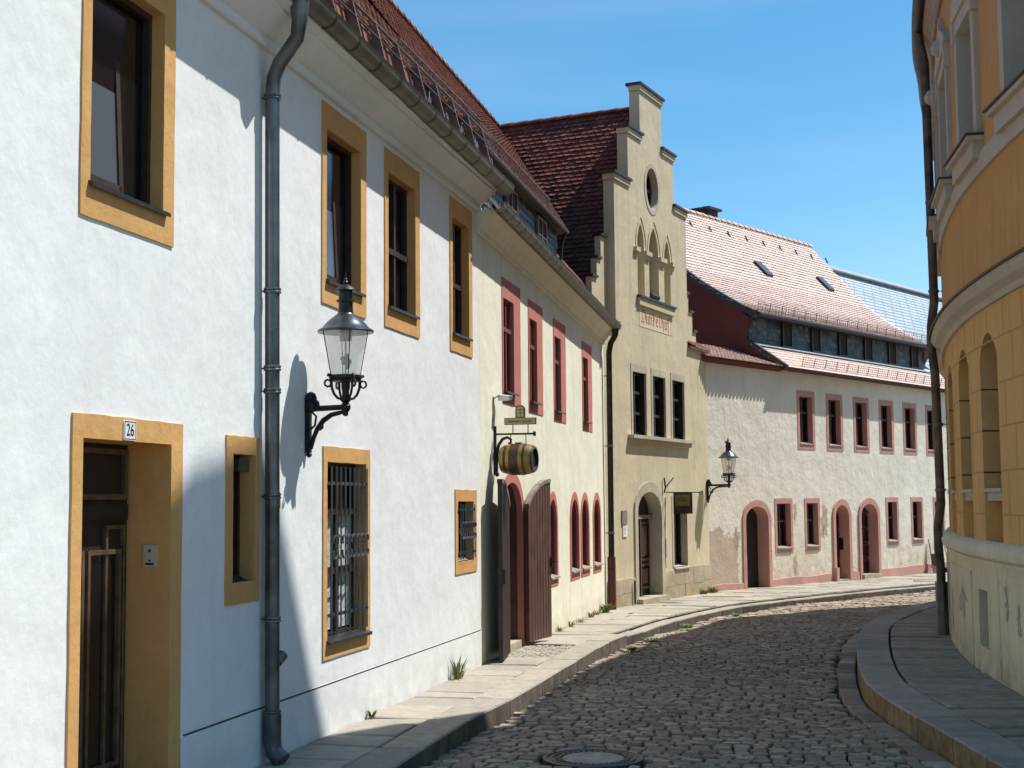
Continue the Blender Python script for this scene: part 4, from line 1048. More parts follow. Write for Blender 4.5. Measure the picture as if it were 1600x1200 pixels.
# rose plinth between doors
for a, b in ((.02, 1.48), (2.80, 6.02), (7.06, 7.52), (8.80, 17.4)):
    mb = MB(); k = int((b-a)/.5)+1; rg = [random.uniform(-.015, .015) for _ in range(k+1)]
    for i in range(k):
        x0 = a+(b-a)*i/k; x1 = a+(b-a)*(i+1)/k
        mb.hexa([F4.P(x0, -.01, -.6), F4.P(x1, -.01, -.6), F4.P(x1, .03, -.6), F4.P(x0, .03, -.6), F4.P(x0, -.01, -.02+rg[i]), F4.P(x1, -.01, -.02+rg[i+1]), F4.P(x1, .025, -.03+rg[i+1]), F4.P(x0, .025, -.03+rg[i])])
    mb.build('plinth', M['rose'], H4)
for i, (a, b, r_) in enumerate(dr4):
    mb = MB(); ring(mb, F4, contour(a-.14, b+.14, -.5, 1.42, r_+.16), contour(a, b, -.5, 1.42, r_), .045 if i else .03, -.29, -.02, rough=.004); dw = mb.build('doorway', M['rose'], H4)
    mb = MB(); plate(mb, F4, contour(a, b, -.5, 1.42, r_), -.28); dd = mb.build('door', M['inside'] if i == 0 else M['bark'], dw)
    mb = MB()
    if i == 0:      # low two-panel half door standing inside the dark opening
        frame_rect(mb, F4, a, a+.46, -.15, .58, -.27, -.22, .05); mb.box(F4, a+.05, a+.41, -.27, -.24, .19, .24); mb.box(F4, a+.1, a+.36, -.27, -.24, -.05, .14)
    else:
        nb = 3 if i == 2 else 2
        for j in range(4):
            z0_ = -.1+j*.40; frame_rect(mb, F4, a+.04, (a+b)/2-.02, z0_, z0_+.34, -.27, -.23, .035); frame_rect(mb, F4, (a+b)/2+.02, b-.04, z0_, z0_+.34, -.27, -.23, .035)
        mb.box(F4, a, b, -.27, -.21, 1.48, 1.53) if i == 2 else None
    mb.build('door_panel', simple('dark_red_door', (.05, .018, .016), .45, var=.3), dw)
    mb = MB(); mb.box(F4, a-.03, b+.05, -.27, .10 if i == 2 else .03, -.6, -.13 if i == 2 else -.2); mb.build('doorstep', M['stone'], dw)
    if i == 1:
        mb = MB(); mb.box(F4, a-.17, a-.02, -.01, .12, -.6, .12); mb.build('pilaster_foot', M['rose'], dw)
        mb = MB(); mb.box(F4, b-.012, b+.0, -.26, -.14, .55, .86); mb.build('letter_box', M['iron'], dw)
for u_, z_, a_, b_ in ((5.62, 1.35, .22, .42), (5.50, 1.02, .12, .18), (4.0, .25, .14, .26), (4.05, 1.55, .10, .3), (1.2, 1.0, .15, .3)):
    mb = MB(); r0 = [random.uniform(.45, 1.15) for _ in range(26)]
    mb.add([F4.P(u_, .004, z_)]+[F4.P(u_+a_*r0[i]*math.cos(2*math.pi*i/26), .004, z_+b_*r0[i]*math.sin(2*math.pi*i/26)) for i in range(26)], [(0, i+1, (i+1) % 26+1) for i in range(26)])
    mb.build('bare_patch', M['bare'], w4)
# wall under the small roof, burgundy party wall above
mb = MB()
prof = [(0, 5.0), (.30, 5.06), (-.78, 5.80), (-.72, 6.42), (-1.2, 6.80), (-2.0, 7.30), (-2.75, 7.86), (-5.05, 10.24), (-9, 6.4), (-9, 4.8), (-.1, 4.9)]
mb.prism([F4.P(3.20, n_, z) for n_, z in prof], [F4.P(3.36, n_, z) for n_, z in prof]); mb.build('party_wall', M['burgundy'], H4)
mb = MB()
for (n0, z0_), (n1, z1_) in zip(prof[1:2]+[(-.78, 5.80)], [(-.78, 5.80)]): mb.bar(F4.P(3.24, n0, z0_+.02), F4.P(3.24, n1, z1_+.02), .12, .14)
mb.build('verge_board', M['verge'], H4); mb = MB()
pv = [(-.50, 6.44), (-1.2, 6.84), (-2.0, 7.34), (-2.75, 7.90), (-5.05, 10.30)]
for (n0, z0_), (n1, z1_) in zip(pv, pv[1:]): mb.bar(F4.P(3.24, n0, z0_), F4.P(3.24, n1, z1_), .14, .16)
mb.build('verge_board', M['verge'], H4)
sL = lambda u, v: F4.P(-.35+u, .25-v*.95, 5.09+v*.34)
mb = MB(); mb.quad(F4.P(-.3, .13, 5.02), F4.P(3.25, .13, 5.02), F4.P(3.25, 0, 5.0), F4.P(-.3, 0, 5.0)); mb.quad(F4.P(-.3, .13, 5.02), F4.P(3.25, .13, 5.02), F4.P(3.25, .20, 5.08), F4.P(-.3, .20, 5.08)); mb.build('small_soffit', M['burgundy'], H4)
tiles(sL, 3.58, 1.7, H4, M['tilepale'], tw=.16, ex=.16, name='small_roof', lift=.03)
# skirt roof, slate dormer band, main roof
sk4 = lambda u, v: F4.P(3.22+u, .24-v*.80, 5.09+v*.57)
tiles(sk4, 14.2, 1.27, H4, M['tilepale'], name='skirt_roof', tw=.17, ex=.15)
gutter(F4, H4, 3.2, 17.4, .25, 5.09, .055, mat='darkpipe', seam=.8)
mb = MB(); mb.quad(F4.P(3.3, .0, 5.05), F4.P(17.4, .0, 5.05), F4.P(17.4, .22, 5.04), F4.P(3.3, .22, 5.04)); mb.build('soffit', M['burgundy'], H4)
mb = MB(); mb.hexa([F4.P(3.3, -.80, 5.76), F4.P(14.2, -.80, 5.76), F4.P(14.2, -.52, 5.70), F4.P(3.3, -.52, 5.70), F4.P(3.3, -.80, 5.84), F4.P(14.2, -.80, 5.84), F4.P(14.2, -.52, 5.725), F4.P(3.3, -.52, 5.725)]); mb.build('flashing', M['silver'], H4)
mb = MB(); slates(mb, F4, 3.30, 14.0, 5.78, 6.50, -.76, .17)
mb.quad(F4.P(14.0, -.76, 5.7), F4.P(14.0, -3, 5.7), F4.P(14.0, -3, 7.9), F4.P(14.0, -.76, 6.5)); dm4 = mb.build('dormer', M['slate'], H4)
for i in range(6):
    a = 4.98+1.60*i
    mb = MB(); mb.box(F4, a, a+.46, -.78, -.715, 5.80, 6.46); wn = mb.build('dormer_window', M['inside'], dm4)
    mb = MB(); frame_rect(mb, F4, a-.03, a+.49, 5.78, 6.48, -.76, -.69, .05); mb.build('frame', M['bark'], wn)
mb = MB(); mb.box(F4, 3.28, 14.05, -.80, -.42, 6.44, 6.50); mb.tube([F4.P(3.2, -.40, 6.46), F4.P(14.1, -.40, 6.46)], .05, 8); mb.build('dormer_eave', M['verge'], dm4)
P4r = [(-.42, 6.50), (-1.2, 6.86), (-2.0, 7.36), (-2.75, 7.93), (-5.05, 10.32)]
cl = [0]
for (n0, z0_), (n1, z1_) in zip(P4r, P4r[1:]): cl.append(cl[-1]+math.hypot(n1-n0, z1_-z0_))
def prof4(v):
    for i in range(len(cl)-1):
        if v <= cl[i+1] or i == len(cl)-2:
            f = (v-cl[i])/(cl[i+1]-cl[i]); a, b = P4r[i], P4r[i+1]; return a[0]+(b[0]-a[0])*f, a[1]+(b[1]-a[1])*f
def s4(u, v): n_, z = prof4(v); return F4.P(3.2+u, n_, z)
rf4 = tiles(s4, 12.2, cl[-1], H4, M['tilepale'], tw=.175, ex=.155, clip=lambda u, v: 3.2+u < 14.05+.85*v/cl[-1], lift=.03)
mb = MB(); mb.quad(F4.P(3.2, -5.05, 10.32), F4.P(14.9, -5.05, 10.32), F4.P(14.9, -9, 6.2), F4.P(3.2, -9, 6.2)); mb.poly([F4.P(14.0+.85*i/4, P4r[i][0], P4r[i][1]-.06) for i in range(5)]+[F4.P(14.9, -9, 6.2), F4.P(14.05, -1, 5.6)]); mb.build('back_slope', M['tilepale'], rf4)
mb = MB(); u = 3.2
while u < 14.75: mb.prism([F4.P(u, -5.05+.13*math.cos(a), 10.29+.10*math.sin(a)) for a in [math.pi*k/6 for k in range(7)]], [F4.P(u+.37, -5.05+.11*math.cos(a), 10.275+.10*math.sin(a)) for a in [math.pi*k/6 for k in range(7)]]); u += .35
mb.build('ridge_tiles', M['tilepale'], rf4)
for i in range(9):
    mb = MB(); p = Vector(s4(5.0+i*1.05-3.2+1.6, cl[-1]-.95)); q = Vector(s4(5.0+i*1.05-3.2+1.6, cl[-1]-.83)); mb.bar(tuple(p+Vector((0, 0, .03))), tuple(q+Vector((0, 0, .12))), .05, .03)
    mb.build('step_hook', M['verge'], rf4)
mb = MB(); guard(mb, s4, .2, 10.7, .15, .24, .12, .62); guard(mb, sk4, 1.2, 14.0, .18, .24, .12, .62); mb.build('snow_guard', M['bracket'], H4)
for k_, uu in enumerate((8.65, 12.55)):
    v0 = cl[3]+.55
    A = [Vector(s4(uu-3.2-.14, v0)), Vector(s4(uu-3.2+.26, v0)), Vector(s4(uu-3.2+.26, v0+.60)), Vector(s4(uu-3.2-.14, v0+.60))]
    nn = (A[1]-A[0]).cross(A[3]-A[0]).normalized(); nn = nn if nn.z > 0 else -nn
    mb = MB(); mb.hexa([tuple(p) for p in A]+[tuple(p+nn*.09) for p in A]); sw = mb.build('skylight', M['verge'], rf4)
    A2 = [p.lerp((A[0]+A[1]+A[2]+A[3])/4, .14)+nn*.094 for p in A]; mb = MB(); mb.poly([tuple(p) for p in A2]); mb.build('pane', M['panegrey'], sw)
mb = MB(); mb.box(F4, 8.5, 9.05, -5.5, -5.0, 9.6, 10.55); ch = mb.build('chimney', M['chimney'], rf4)
mb = MB(); mb.box(F4, 8.40, 9.15, -5.60, -4.90, 10.55, 10.62); mb.box(F4, 8.70, 8.80, -5.3, -5.2, 10.62, 10.70); mb.build('chimney_cap', M['verge'], ch)

# ================================================================== slate roofed house far behind
SB = F4
o5 = SB.P(44, -14, 0)
H5 = thing('slate_roofed_house', 'large house with a blue-grey slate roof rising behind the pale tiled roof', 'house', (o5[0], o5[1], -.4))
mb = MB(); mb.quad(SB.P(30, -7.5, -1), SB.P(62, -7.5, -1), SB.P(62, -7.5, 7.4), SB.P(30, -7.5, 7.4)); mb.quad(SB.P(30, -7.5, -1), SB.P(30, -20.5, -1), SB.P(30, -20.5, 7.4), SB.P(30, -7.5, 7.4)); mb.poly([SB.P(30, -7.5, 7.4), SB.P(30, -20.5, 7.4), SB.P(30, -14, 12.7)]); mb.quad(SB.P(30, -20.5, -1), SB.P(62, -20.5, -1), SB.P(62, -20.5, 7.4), SB.P(30, -20.5, 7.4))
mb.build('wall', M['rough'], H5)
mb = MB(); mb.quad(SB.P(30, -7.0, 7.1), SB.P(62, -7.0, 7.1), SB.P(62, -14, 12.85), SB.P(30, -14, 12.85)); mb.quad(SB.P(30, -14, 12.85), SB.P(62, -14, 12.85), SB.P(62, -21, 7.1), SB.P(30, -21, 7.1))
rf5 = mb.build('roof', M['slateblue'], H5)
mb = MB()
rs = lambda u, v, o=0: (SB.P(u, -7-7*v, 7.1+5.75*v+o))
for i in range(26):
    f = i/26; mb.bar(rs(30, f, .01), rs(62, f, .01), .03, .015)
for i in range(-14, 34): mb.bar(rs(max(30, 30+i), max(0, -i/14 if i < 0 else 0), .01), rs(min(62, 30+i+14), min(1, (32-i)/14), .01), .035, .02)
mb.build('slate_seam', simple('dark_slate_seam', (.27, .335, .40), .6), rf5)
mb = MB(); mb.bar(SB.P(30, -13.95, 12.9), SB.P(62, -13.95, 12.9), .7, .12); mb.build('ridge_capping', M['silver2'], rf5)
mb = MB()
A = SB.P(43.0, -11.8, 11.15); B = SB.P(46.5, -9.2, 11.0); Cc = SB.P(45.8, -9.0, 8.9)
mb.poly([A, B, Cc]); mb.prism([A, B, SB.P(48.5, -11.5, 11.6)], [tuple(Vector(A)+Vector((0, 0, .08))), tuple(Vector(B)+Vector((0, 0, .08))), tuple(Vector(SB.P(48.5, -11.5, 11.6))+Vector((0, 0, .08)))])
mb.prism([A, B, Cc], [tuple(Vector(p)+Vector((.6, .5, -.1))) for p in (A, B, Cc)])
mb.build('roof_dormer', M['verge'], rf5)

# ================================================================== RIGHT CORNER HOUSE
o6 = RW.P(RW.u_at_y(14), 0, 0)
H6 = thing('corner_house', 'tall curved orange and yellow corner house with pale sill bands on the right', 'house', (o6[0], o6[1], .05))
U = RW.u_at_y
EZ = 8.38
BZ = 4.02
lowr = [(U(11.2), U(12.2)), (U(14.15), U(15.0)), (U(15.75), U(16.72)), (U(17.62), U(18.6)), (U(19.5), U(20.3))]
upr = [(U(12.25), U(13.25)), (U(14.62), U(15.50)), (U(16.62), U(17.60)), (U(18.80), U(19.75)), (U(21.2), U(22.1))]
up3 = []
LR = RW.L
mb = MB(); wallsheet(mb, RW, 0, LR, lambda u: BZ, lambda u: EZ, [hole(a, b, 5.70, 7.10) for a, b in upr], step=.6, extra=RW.c)
mb.quad(RW.P(0, 0, -.4), RW.P(0, -9, -.4), RW.P(0, -9, EZ), RW.P(0, 0, EZ))
mb.quad(RW.P(0, -9, -.4), (20, 12, -.4), (20, 12, EZ), RW.P(0, -9, EZ)); mb.quad((20, 12, -.4), RW.P(LR, 0, -.4), RW.P(LR, 0, EZ), (20, 12, EZ))
mb.build('wall', M['orange'], H6)
mb = MB(); hl = [hole(a, b, 1.42, 3.36, .24, 'seg') for a, b in lowr]
wallsheet(mb, RW, 0, LR, lambda u: 1.38, lambda u: BZ, hl, step=.6, extra=RW.c); asw = mb.build('ground_floor_wall', M['ashlar'], H6)
mb = MB()      # incised ashlar joints
def inhole(u, z): return any(a-.01 < u < b+.01 and z < 3.5 for a, b in lowr)
for z in (1.72, 2.16, 2.60, 3.04, 3.50):
    u = .05
    while u < LR-.3:
        if not (inhole(u, z) or inhole(u+.12, z)): mb.hexa([RW.P(u, -.004, z-.009), RW.P(u+.12, -.004, z-.009), RW.P(u+.12, .0025, z-.009), RW.P(u, .0025, z-.009), RW.P(u, -.004, z+.009), RW.P(u+.12, -.004, z+.009), RW.P(u+.12, .0025, z+.009), RW.P(u, .0025, z+.009)])
        u += .12
for row, (za, zb_) in enumerate(((1.4, 1.72), (1.72, 2.16), (2.16, 2.6), (2.6, 3.04), (3.04, 3.5), (3.5, 4.0))):
    u = .3+(.35 if row % 2 else 0)
    while u < LR:
        if not inhole(u, za+.05): mb.hexa([RW.P(u-.006, -.004, za), RW.P(u+.006, -.004, za), RW.P(u+.006, .0025, za), RW.P(u-.006, .0025, za), RW.P(u-.006, -.004, zb_), RW.P(u+.006, -.004, zb_), RW.P(u+.006, .0025, zb_), RW.P(u-.006, .0025, zb_)])
        u += .72
mb.build('ashlar_joint', simple('brown_joint', (.44, .28, .12), .9), asw)
for a, b in lowr:
    w = window(RW, H6, a, b, 1.42, 3.36, (.0, .0, .0, .0), M['ashlar'], None, .42, rise=.24, kind='seg', frame='bark', fr=.05)
    mb = MB(); mb.box(RW, a+.005, b-.005, -.30, .012, 1.95, 1.99); mb.box(RW, a+.005, b-.005, -.28, -.03, 1.86, 1.95); isl = mb.build('inner_sill', M['trimR'], w); mb = MB(); mb.box(RW, a+.01, b-.01, -.40, -.22, 1.42, 1.855); mb.build('parapet', M['ashlar'], isl)
    for z in (2.16, 2.60, 3.04): mb = MB(); mb.box(RW, b-.003, b+.001, -.40, .0, z-.008, z+.008); mb.build('reveal_joint', M['joint'], w)
# plinth with moulded ledge, panels and cellar window
mb = MB(); cel = [(U(14.75), U(15.25)), (U(19.0), U(19.4))]
wallsheet(mb, RW, 0, LR, lambda u: -.35, lambda u: 1.22, [hole(a, b, .32, .92) for a, b in cel], n=.05, step=.5, extra=RW.c)
pf = [(-.02, 1.20), (.07, 1.20), (.07, 1.24), (.12, 1.28), (.13, 1.34), (.10, 1.40), (.02, 1.44), (-.02, 1.44)]
sweep(mb, RW, 0, LR, pf, .25); plw = mb.build('plinth', M['plinthR'], H6, smooth=True)
for a, b in cel:
    w = window(RW, H6, a, b, .32, .92, (.07, .07, .0, .07), M['plinthR'], None, .20, frame=None, proud=.055, name='cellar_window')
for ya, yb in ((10.8, 14.2), (15.7, 18.6), (19.8, 22)):
    mb = MB(); a, b = U(ya), U(yb); k = 8
    for z in (.05, 1.06):
        for i in range(k): x0 = a+(b-a)*i/k; x1 = a+(b-a)*(i+1)/k; mb.hexa([RW.P(x0, .045, z), RW.P(x1, .045, z), RW.P(x1, .062, z), RW.P(x0, .062, z), RW.P(x0, .045, z+.025), RW.P(x1, .045, z+.025), RW.P(x1, .062, z+.025), RW.P(x0, .062, z+.025)])
    for x0 in (a, b): mb.box(RW, x0, x0+.025, .045, .063, .05, 1.085)
    mb.build('panel_moulding', M['plinthR'], plw)
def blob(mb, u, z, ru, rz, n, k=26, RW=RW):
    r0 = [random.uniform(.35, 1.25) for _ in range(k)]
    pts = [(u+ru*r0[i]*math.cos(2*math.pi*i/k), z+rz*r0[i]*math.sin(2*math.pi*i/k)) for i in range(k)]
    mb.add([RW.P(u, n, z)]+[RW.P(a, n, b) for a, b in pts], [(0, i+1, (i+1) % k+1) for i in range(k)])
bm_ = simple('bare_grey_render', (.44, .42, .38), .95, var=.35, vscale=20, bump=.006)
for y_, z_, a_, b_ in ((16.6, .72, .45, .20), (13.9, .85, .09, .18), (13.45, .72, .08, .18), (13.0, .66, .05, .10), (18.2, .5, .2, .3)): mb = MB(); blob(mb, U(y_), z_, a_, b_, .055); mb.build('bare_patch', bm_, plw)
# belt course with dark lead cover
mb = MB(); pf = [(-.02, 3.86), (.04, 3.86), (.06, 3.92), (.14, 3.97), (.18, 4.03), (.18, 4.09), (-.02, 4.09)]; sweep(mb, RW, 0, LR, pf, .3); bl = mb.build('belt_course', M['trimR'], H6)
mb = MB(); pf = [(-.02, 4.092), (.21, 4.075), (.21, 4.10), (-.02, 4.16)]; sweep(mb, RW, 0, LR, pf, .3); mb.build('belt_flashing', M['coping'], bl)
mb = MB(); pf = [(-.02, 5.28), (.035, 5.28), (.045, 5.46), (.025, 5.50), (-.02, 5.50)]; sweep(mb, RW, 0, LR, pf, .3); mb.build('sill_band', M['trimR'], H6)
for a, b in upr:
    w = window(RW, H6, a, b, 5.70, 7.10, (.15, .15, .04, .16), M['trimR'], None, .24, frame='sillpale', fr=.09, trans=(.7,), proud=.05)
    mb = MB(); mb.box(RW, a-.26, b+.26, -.01, .17, 5.60, 5.65); mb.box(RW, a-.20, b+.20, -.01, .11, 5.42, 5.60); mb.build('sill', M['trimR'], w)
    mb = MB(); mb.box(RW, a-.28, b+.28, -.01, .195, 5.652, 5.672); mb.build('sill_cover', M['coping'], w)
    mb = MB(); c_ = (a+b)/2
    mb.box(RW, a-.17, b+.17, -.01, .08, 7.26, 7.34); mb.box(RW, a-.20, a-.08, -.01, .075, 7.02, 7.26); mb.box(RW, b+.08, b+.20, -.01, .075, 7.02, 7.26)
    mb.prism([RW.P(a-.24, -.01, 7.34), RW.P(b+.24, -.01, 7.34), RW.P(b+.10, -.01, 7.48), RW.P(c_+.12, -.01, 7.66), RW.P(c_, -.01, 7.86), RW.P(c_-.12, -.01, 7.66), RW.P(a-.10, -.01, 7.48)],
             [RW.P(a-.24,.07, 7.34), RW.P(b+.24,.07, 7.34), RW.P(b+.10,.07, 7.48), RW.P(c_+.12,.07, 7.66), RW.P(c_,.06, 7.86), RW.P(c_-.12,.07, 7.66), RW.P(a-.10,.07, 7.48)])
    mb.lathe(RW.P(c_,.07, 7.36), [(.02, 0), (.09, .05), (.10, .12), (.05, .2), (.01, .22)], 8)
    mb.build('window_crown', M['trimR'], w)
# eaves: soffit, gutter, roof
mb = MB(); pf = [(-.02, 8.05), (.04, 8.05), (.06, 8.16), (.09, 8.26), (.13, 8.32), (.15, 8.36), (.15, 8.42), (-.02, 8.42)]; sweep(mb, RW, 0, LR, pf, .3); mb.build('eaves_cornice', simple('brown_eaves_paint', (.30, .21, .16), .7, var=.2), H6)
gutter(RW, H6, 0, LR, .22, 8.45, .07, mat='darkpipe', seam=.8)
mb = MB()
k = 40
for i in range(k):
    a = LR*i/k; b = LR*(i+1)/k
    mb.quad(RW.P(a, .18, 8.44), RW.P(b, .18, 8.44), RW.P(b, -2.2, 10.9), RW.P(a, -2.2, 10.9)); q0 = RW.P(a, -2.2, 10.9); q1 = RW.P(b, -2.2, 10.9); mb.poly([q0, q1, (11.5, 17, 11.4)])
mb.build('roof', M['tiledark'], H6)
# tall street gable towards the camera (out of the picture, throws the peaked shade on the white house)
mb = MB()
def rg(y, z, off): p = Vector(RW.P(U(y), 0, z)); return (p.x+off, p.y, p.z)
pr = [(11.15, 8.0), (11.15, 14.25), (12.2, 14.5), (13.2, 14.35), (13.6, 13.5), (14.4, 11.5), (15.6, 8.2)]
mb.prism([rg(y, z, -.02) for y, z in pr], [rg(y, z, 1.6) for y, z in pr]); gb = mb.build('roof_gable', M['orange'], H6)
# downpipe at the turn of the wall
ud = U(19.35)
mb = MB(); mb.tube([RW.P(ud-.1, .22, 8.42), RW.P(ud-.05, .20, 8.3), RW.P(ud, .14, 8.0), RW.P(ud, .12, 4.6), RW.P(ud, .17, 4.25), RW.P(ud, .18, 4.0), RW.P(ud, .14, 3.6), RW.P(ud, .12, 1.8), RW.P(ud, .17, 1.5), RW.P(ud, .17, 1.2), RW.P(ud, .15, .9), RW.P(ud, .15, .02)], .062, 12)
dpr = mb.build('downpipe', M['pipeR'], H6, smooth=True)
for z in (7.4, 6.0, 4.75, 2.9, 2.0): pipe_collar(RW, ud, .123, z, .063, dpr)
mb = MB(); mb.tube([RW.P(ud, .15, .75), RW.P(ud, .15, -.05)], .085, 12); mb.build('pipe_boot', M['zincpipe'], dpr)

# ================================================================== LANTERNS
def lantern(W, u, zf, arm, label):
    """zf = height of the arm's junction; the lamp stands on the arm end"""
    p0 = W.P(u, 0, zf); T = thing('wall_lantern', label, 'street lamp', W.P(u, 0, zf-.4), 'wall lanterns on iron brackets')
    c = Vector(W.P(u, arm, 0)); cz = zf
    mb = MB(); A = lambda n_, z: W.P(u, n_, zf+z)
    mb.box(W, u-.022, u+.022, 0, .045, zf-.36, zf+.06)
    mb.tube([A(.03, -.01), A(arm, .0)], [.024, .022], 8)
    cv = [A(.045, -.33), A(.07, -.24), A(.10, -.17), A(.15, -.105), A(.22, -.06), A(.29, -.045), A(arm-.02, -.04)]
    mb.tube(cv, [.016, .018, .02, .022, .02, .018, .014], 8); mb.lathe(A(.125, -.155), [(.005, -.03), (.028, -.01), (.028, .015), (.005, .03)], 8)
    mb.tube([A(.05, -.03), A(.09, -.07), A(.08, -.14), A(.05, -.17)], .009, 6)
    mb.lathe(A(.045, .03), [(.01, -.07), (.045, -.05), (.05, -.01), (.038, .02), (.05, .045), (.035, .085), (.01, .10)], 10)
    mb.tube([A(.06, .06), A(.10, .035), A(.115, .0)], [.03, .02, .008], 6)
    mb.lathe(A(.03, -.37), [(.006, -.03), (.02, -.02), (.024, 0), (.01, .02)], 8)
    mb.build('bracket', M['iron'], T, smooth=True)
    mb = MB(); L_ = lambda z: (c.x, c.y, cz+z)
    mb.lathe(L_(0), [(.008, -.075), (.024, -.065), (.02, -.045), (.038, -.02), (.042, .01), (.026, .035), (.052, .06), (.052, .072), (.03, .085), (.028, .12), (.036, .16), (.036, .21), (.03, .215)], 12)
    mb.lathe(L_(.22), [(.10, -.02), (.118, -.015), (.125, .0), (.135, .01), (.135, .03), (.125, .035)], 16)
    for k in range(4):
        a = math.pi/4+math.pi/2*k+math.atan2(W.segn[0].y, W.segn[0].x); dx, dy = math.cos(a), math.sin(a)
        q = lambda r_, z: (c.x+dx*r_, c.y+dy*r_, cz+z)
        mb.tube([q(.03, .06), q(.07, .07), q(.10, .10), q(.12, .15), q(.125, .22), q(.13, .26)], .011, 6)
        mb.tube([tuple(Vector(q(.155+.028*math.cos(b), .185+.028*math.sin(b)))) for b in [2*math.pi*j/9 for j in range(10)]], .009, 6)
        mb.tube([q(.13, .25), q(.15, .255), q(.155, .24)], .013, 6)
    mb.build('lamp_cradle', M['iron'], T, smooth=True)
    mb = MB(); n_ = 24; g0, g1 = .245, .60; b = 0
    for r_, z in ((.115, g0), (.178, g1)):
        for k in range(n_): a = 2*math.pi*k/n_; mb.v.append((c.x+r_*math.cos(a), c.y+r_*math.sin(a), cz+z))
    for k in range(n_): mb.f.append((k, (k+1) % n_, n_+(k+1) % n_, n_+k)); mb.m.append(0)
    gl_ = mb.build('lamp_glass', M['glass'], T, smooth=True)
    mb = MB()
    for k in range(4):
        a = math.pi/2*k+.3; mb.tube([(c.x+.117*math.cos(a), c.y+.117*math.sin(a), cz+g0), (c.x+.180*math.cos(a), c.y+.180*math.sin(a), cz+g1)], .004, 5)
    mb.build('glazing_bar', M['iron'], gl_)
    mb = MB(); mb.tube([L_(.25), L_(.60)], .008, 6); mb.lathe(L_(.545), [(.02, 0), (.045, .015), (.045, .05), (.06, .055)], 12)
    for k in range(6): a = math.pi/3*k; mb.lathe((c.x+.035*math.cos(a), c.y+.035*math.sin(a), cz+.53), [(.012, 0), (.014, .05)], 6)
    for k in range(9): a = random.uniform(0, 6.3); r_ = random.uniform(.01, .035); z = random.uniform(.32, .42); mb.lathe((c.x+r_*math.cos(a), c.y+r_*math.sin(a), cz+z), [(.004, -.02), (.02, -.005), (.016, .015), (.004, .025)], 6)
    mb.build('burner', M['mantle'], T)
    mb = MB(); mb.lathe(L_(0), [(.17, .602), (.222, .595), (.228, .605), (.222, .618), (.19, .632), (.165, .665), (.125, .705), (.085, .735), (.07, .745), (.066, .755)], 28); hd = mb.build('lamp_hood', M['hood'], T, smooth=True)
    mb = MB(); mb.lathe(L_(0), [(.062, .75), (.058, .81), (.058, .84), (.075, .845), (.075, .86), (.058, .865), (.056, .93), (.085, .932), (.088, .94), (.065, .965), (.03, .985), (.012, .99), (.022, 1.005), (.01, 1.02), (.016, 1.03), (.006, 1.04), (.004, 1.085)], 16)
    mb.build('chimney_cap', M['hood'] if 0 else M['iron'], hd, smooth=True)
    return T
lantern(F1, 8.60, 2.66, .34, 'large iron gas-style lantern on a bracket on the white wall nearest the camera')
lantern(F3, 6.12, 2.22, .52, 'small distant iron lantern on the corner between the sand house and the rough pink-trimmed house')

# ================================================================== BARREL SIGN OF THE INN
ub = .80; zb_ = 2.72
T = thing('sign_bracket', 'black wrought iron bracket with a scroll beside the arched gateway', 'bracket', F2.P(ub, 0, zb_-.5))
mb = MB(); mb.box(F2, ub-.015, ub+.015, 0, .03, zb_-.50, zb_+.10); mb.tube([F2.P(ub, .02, zb_), F2.P(ub, .51, zb_)], .012, 8); mb.lathe(F2.P(ub, .51, zb_-.03), [(.012, 0), (.018, .01), (.018, .05), (.012, .06)], 8)
mb.build('arm', M['iron'], T)
mb = MB(); sc = [F2.P(ub, .03, zb_-.46), F2.P(ub, .035, zb_-.25), F2.P(ub, .06, zb_-.13), F2.P(ub, .11, zb_-.06), F2.P(ub, .17, zb_-.04), F2.P(ub, .215, zb_-.07), F2.P(ub, .21, zb_-.11), F2.P(ub, .18, zb_-.115)]
mb.tube(sc, [.02, .02, .02, .019, .018, .016, .018, .014], 8); mb.lathe(F2.P(ub, .035, zb_-.52), [(.012, 0), (.03, .02), (.02, .05), (.012, .06)], 8); mb.build('scroll', M['iron'], T)
nn = Vector((F2.segn[0].x, F2.segn[0].y, 0)); tt = Vector((nn.y*-1, nn.x, 0)); up_ = Vector((0, 0, 1))
ax = (nn+tt*(-.10)).normalized(); sx_ = Vector((-ax.y, ax.x, 0))
ctr = Vector(F2.P(ub-.12, .335, zb_-.315)); BL = .21
def barrel_ring(x, r, k=28): return [tuple(ctr+ax*x+sx_*(r*math.cos(2*math.pi*i/k))+up_*(r*math.sin(2*math.pi*i/k))) for i in range(k)]
def br_at(x): return .152+.040*(1-(x/BL)**2)
T2 = thing('barrel_sign', 'brown wooden barrel with brass hoops hanging under the iron bracket', 'barrel', tuple(ctr-up_*.2))
mb = MB()
xs_ = [-BL+2*BL*i/14 for i in range(15)]
for xa, xb in zip(xs_, xs_[1:]): mb.prism(barrel_ring(xa, br_at(xa)), barrel_ring(xb, br_at(xb)), caps=False)
mb.prism(barrel_ring(BL, br_at(BL)), barrel_ring(BL, br_at(BL)-.02), caps=False); mb.prism(barrel_ring(BL, br_at(BL)-.02), barrel_ring(BL-.03, br_at(BL)-.02), caps=False); mb.prism(barrel_ring(-BL, br_at(BL)), barrel_ring(-BL+.001, .001), caps=False)
by = mb.build('barrel_body', M['barrel'], T2, smooth=True)
mb = MB(); mb.poly(barrel_ring(BL-.03, br_at(BL)-.02)); mb.build('barrel_head', M['bark'], T2)
mb = MB(); mb.prism(barrel_ring(BL+.001, br_at(BL)-.002), barrel_ring(BL+.001, br_at(BL)-.022), caps=False); mb.build('barrel_rim', M['zinc'], by)
